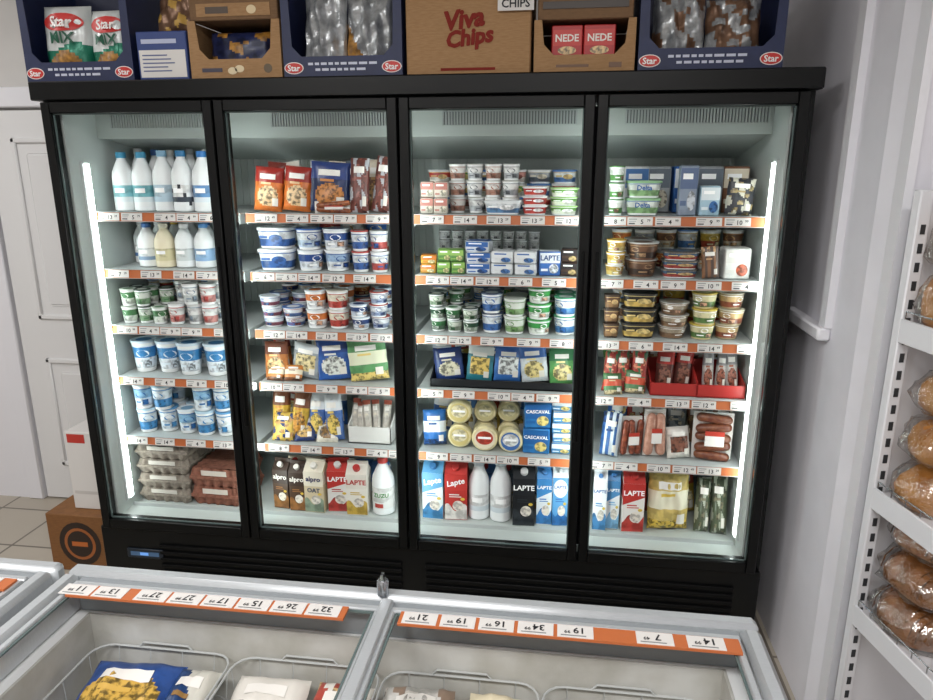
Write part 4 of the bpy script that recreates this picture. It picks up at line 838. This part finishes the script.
def freezer(x, label):
    r = obj('chest_freezer', None, None, (x, YB, 0)); tag(r, label, 'freezer', 'chest freezers in front of the fridge')
    obj('freezer_body', FM['body'], r); obj('inner_lining', FM['inner'], r); obj('rim_frame', FM['rim'], r); obj('plinth', FM['base'], r)
    a = obj('lid', FM['lidL'], r); obj('glass_edge', gL, a); b_ = obj('lid', FM['lidR'], r); obj('glass_edge', gR, b_)
    obj('lock', FM['lock'], r, (-.015, -.03, ZF))
    ra = obj('price_rail', RAILS[0], r)
    for k, n in enumerate(PL):
        xx = -.115-k*.071; obj('price_tag', FT[n], ra, (xx if k < 6 else xx-.02, -.101, ZF+.0022))
    rb = obj('price_rail', RAILS[1], r)
    for n, xx in zip(PRr, (.075, .148, .221, .294, .367, .51, .60)): obj('price_tag', FT[n], rb, (xx, -.101, ZF+.0022))
    return r
XA = .205
freezer(XA, 'nearest white chest freezer with sliding lids and aluminium rim')
freezer(XA-WF-.025, 'second chest freezer at the left edge, left of the nearer freezer')
# wire baskets
bw, bd = .305, .70; bm = MB(); zt_, zb_ = .735, .56
def rloop(s, z, r=.04):
    P = []
    for cx, cy, a0 in ((1, -1, -90), (1, 1, 0), (-1, 1, 90), (-1, -1, 180)):
        for k in range(5):
            a = math.radians(a0+k*22.5); P.append((cx*(bw/2*s-r)+r*math.cos(a), cy*(bd/2*s-r)+r*math.sin(a), z))
    return P
bm.tube(rloop(1, zt_), .0024, WIRE, 6, True); bm.tube(rloop(.96, zt_-.09), .0012, WIRE, 5, True); bm.tube(rloop(.9, zb_), .002, WIRE, 5, True)
for k in range(9):
    y = -bd/2*.9+k*bd*.9/8; bm.tube([(-bw/2, y, zt_), (-bw/2*.9, y*.95, zb_), (bw/2*.9, y*.95, zb_), (bw/2, y, zt_)], .0011, WIRE, 4)
for k in range(4):
    x = -bw/2*.7+k*bw*.7/3; bm.tube([(x, -bd/2, zt_), (x*.95, -bd/2*.9, zb_), (x*.95, bd/2*.9, zb_), (x, bd/2, zt_)], .0011, WIRE, 4)
HMS = [MB().tube([(-.06, s*bd/2, zt_), (-.05, s*bd/2, zt_+.012), (.05, s*bd/2, zt_+.012), (.06, s*bd/2, zt_)], .0022, WIRE, 6).mesh() for s in (-1, 1)]
BM = bm.mesh()
BX = [XA-h+.085+.15+k*.313 for k in range(4)]
YBK = YB-.072-bd/2
for k, x in enumerate(BX):
    thing('wire_basket', 'white wire basket inside nearest freezer, '+ordx(k, 4), 'basket', (x, YBK, 0), [('basket_frame', BM), ('basket_handle', HMS[0]), ('basket_handle', HMS[1])], group='wire baskets in the nearest freezer')
# frozen packs lying in the baskets: (basket, dx, distance from the basket's back, z, w, l)
def flat(k, dx, back, z, w, l, label, rz=0, tilt=.0, name='frozen_bag', cat='frozen bag', **a):
    d = a.pop('d', .06)
    thing(name, label, cat, (BX[k]+dx, YB-.085-back-l, z), k_pouch(w, d, l, **a), (-PI/2+tilt, 0, rz))
flat(0, -.035, .0, .66, .19, .21, 'blue bag of yellow frozen pastry in leftmost basket', .03, .24, c1='#2f5090', c2='#24406e', c3='#d0a850', pat='pastry', wr=.12, seed=11, d=.06)
flat(0, .088, .0, .665, .09, .2, 'narrow dark blue frozen bag at right of leftmost basket', 0, .2, c1='#24406e', c2='#c8c6bc', c3='#8c6a3c', pat='diag', d=.05, wr=.12, seed=12)
flat(0, 0, .27, .64, .26, .24, 'pale frozen bag nearer in leftmost basket', .05, .05, c1='#b8c0c4', c2='#4a78a8', c3='#c8b890', pat='mix', d=.06, wr=.1, seed=22)
flat(1, -.06, .0, .665, .15, .2, 'brown frozen meat pack with white label in second basket', .03, .2, name='frozen_tray', cat='frozen pack', c1='#8c5a48', c2='#d8d4cc', c3='#d8d4cc', pat='food', d=.05, wr=.08, seed=13)
flat(1, .08, .0, .665, .12, .2, 'red and white frozen pack at right of second basket', -.03, .2, name='frozen_tray', cat='frozen pack', c1='#a8483c', c2='#d8d4cc', c3='#c8a878', pat='mix', d=.05, wr=.08, seed=23)
flat(1, .0, .24, .64, .26, .2, 'pale frozen vegetable bag nearer in second basket', -.05, .1, c1='#c8ccc0', c2='#5a8a50', c3='#b0b89a', pat='mix', d=.05, wr=.1, seed=17)
flat(2, -.07, .0, .67, .14, .2, 'white frosted bag at left of third basket', .05, .22, c1='#c9c7c2', c2='#8c7868', c3='#d4d0c8', pat='mix', wr=.16, seed=14)
flat(2, .075, .0, .67, .13, .2, 'yellowish frozen bag at right of third basket', -.05, .22, c1='#c8a860', c2='#d8cdb0', c3='#9a5c40', pat='food', wr=.14, seed=15)
flat(3, -.07, .0, .665, .14, .2, 'pale clear frozen bag at left of rightmost basket', .04, .2, c1='#c8c4b8', c2='#a8a294', c3='#d8d4c8', pat='mix', wr=.14, seed=16)
flat(3, .075, .0, .665, .13, .2, 'grey-white frozen pack at right of rightmost basket', -.04, .2, c1='#b8b6b0', c2='#dcd8d0', c3='#a07a5c', pat='window', wr=.14, seed=18)

# ------------------------------------------------------------------ bread rack at the right
RO = Vector((1.31, -.55, 0)); G = obj('shelf_rack', None, None, RO, (0, 0, TH)); tag(G, 'white slotted metal shop rack with bread, against the right wall', 'rack')
RW = mat('rack_white', '#dcdce0', .4); SLOT = mat('slot_grey', '#2c2e32', .6)
m = MB(); m.cbox(0, .032, -.015, .012, .02, 1.66, RW, .003)
for k in range(35): m.box(.011, .022, -.0165, -.0145, .1+k*.043, .122+k*.043, SLOT)
obj('upright', m, G)
m = MB(); m.box(.032, 1.1, .0, .01, .05, 1.66, RW); obj('back_panel', m, G)
m = MB(); m.cbox(0, 1.1, -.42, 0, .02, .12, RW, .004); obj('base_shelf', m, G)
for z in (.59, .925, 1.355):
    m = MB(); m.cbox(.005, 1.1, -.40, -.015, z-.03, z, RW, .004); m.cbox(.000, .008, -.40, -.012, z-.045, z+.012, RW, .002)
    f = MB(); f.tube([(.006, -.02, z+.03), (.006, -.395, z+.03), (1.09, -.395, z+.03)], .002, STEEL, 6)
    for k in range(8): f.tube([(.006, -.02-.05*k, z), (.006, -.02-.05*k, z+.03)], .0016, STEEL, 5)
    s = obj('shelf', m, G); obj('wire_fence', f, s)
def loaf(w, d, hh, crust, slices=0, seed=0):
    L = MB(); prof = [(w*.40, 0), (w*.48, hh*.12), (w*.5, hh*.35), (w*.47, hh*.6), (w*.38, hh*.82), (w*.2, hh*.96), (w*.03, hh)]
    L.lathe(prof, crust, 32, 1, d/w, 2.6); L.rough(.14, 14, seed)
    for k in range(slices):
        y = -d*.36+d*.72*k/(slices-1); L.tube([(w*.45*math.cos(t*PI/8), y, hh*.3+hh*.70*math.sin(t*PI/8)**.8) for t in range(9)], .002, ink('#6a4422'), 4)
    Bg = MB(); Bg.lathe([(r*1.10+.004, z*1.06) for r, z in prof], PLASTIC, 40, 1, d/w, 2.6)
    Bg.lathe([(.012, hh*1.05), (.006, hh*1.08), (.026, hh*1.13)], PLASTIC, 14, capb=False, capt=False)
    Bg.rough(.18, 36, seed+5)
    Bg.v = [(x, y, max(0, z)) for x, y, z in Bg.v]
    return [('bread', L.mesh(sharp=70)), ('plastic_bag', Bg.mesh(sharp=70))]
Mg = Matrix.Translation(RO) @ Matrix.Rotation(TH, 4, 'Z')
def bread(x, y, z, w, d, hh, cr, label, rz=0, sl=0, seed=0):
    thing('bread_loaf', label, 'bread', Mg @ Vector((x, y, z+.002)), loaf(w, d, hh, cr, sl, seed), (0, 0, TH+rz))
# piles on the middle and lower shelves, built up from the shelf
bread(.095, -.105, .925, .165, .16, .105, CRUST, 'round bagged bun at the bottom of the pile, middle rack shelf', .2, seed=1)
bread(.098, -.105, 1.044, .16, .155, .10, CRUST, 'round bagged bun in the middle of the pile, middle rack shelf', -.2, seed=2)
bread(.105, -.10, 1.158, .145, .145, .095, CRUST, 'round bagged bun on top of the pile, middle rack shelf', .1, seed=11)
bread(.10, -.285, .925, .14, .14, .09, CRUST, 'round bagged bun at front of middle rack shelf', .1, seed=3)
bread(.28, -.12, .925, .13, .18, .11, CRUST, 'golden bagged loaf farther right on middle rack shelf', .1, seed=4)
bread(.102, -.12, .59, .175, .20, .10, CRUSTD, 'dark sliced loaf in bag, bottom one on lower rack shelf', .06, 8, seed=5)
bread(.104, -.118, .704, .17, .195, .095, CRUSTD, 'dark sliced loaf in bag, second of lower rack pile', -.06, 8, seed=6)
bread(.108, -.115, .813, .155, .185, .06, CRUSTD, 'dark sliced loaf in bag, on top of lower rack pile', .04, 8, seed=12)
bread(.105, -.32, .59, .14, .14, .09, CRUST, 'golden loaf in bag at front of lower rack shelf', .1, 0, seed=7)
bread(.29, -.12, .59, .14, .18, .10, CRUSTD, 'dark loaf farther right on lower rack shelf', 0, 0, seed=8)
bread(.08, -.07, 1.355, .125, .11, .125, CRUST, 'lower bagged loaf on upper rack shelf', .1, seed=9)
bread(.085, -.07, 1.496, .12, .11, .115, CRUST, 'upper bagged loaf stacked on upper rack shelf', -.1, seed=13)
bread(.12, -.2, .12, .18, .24, .12, CRUST, 'bagged loaf on rack base shelf', 0, seed=10)

# ------------------------------------------------------------------ light
def area(name, loc, sx, sy, e, rot=(0, 0, 0), col=(1, .99, .98)):
    l = bpy.data.lights.new(name, 'AREA'); l.shape = 'RECTANGLE'; l.size = sx; l.size_y = sy; l.energy = e; l.color = col
    o = bpy.data.objects.new(name, l); COL.objects.link(o); o.location = loc; o.rotation_euler = rot
LP = mat('lamp_diffuser', '#fffdf8', .5, emit=3)
for k, (x, y, e) in enumerate(((-1.0, -2.4, 52), (.7, -2.6, 46))):
    f = MB(); f.cbox(-.62, .62, -.1, .1, -.03, 0, TRIM, .004); g = MB(); g.box(-.6, .6, -.08, .08, -.034, -.0305, LP)
    thing('ceiling_light', ('left' if k == 0 else 'right')+' white ceiling batten light above the freezers', 'light', (x, y, 2.848), [('housing', f), ('diffuser', g)])
    area('lamp', (x, y, 2.80), 1.2, .4, e)
area('lamp', (-2.4, -.6, 2.8), .8, .8, 20)
w = bpy.data.worlds.new('world'); scene.world = w; w.use_nodes = True
w.node_tree.nodes['Background'].inputs[0].default_value = (.5, .52, .55, 1); w.node_tree.nodes['Background'].inputs[1].default_value = .15
scene.view_settings.view_transform = 'Standard'
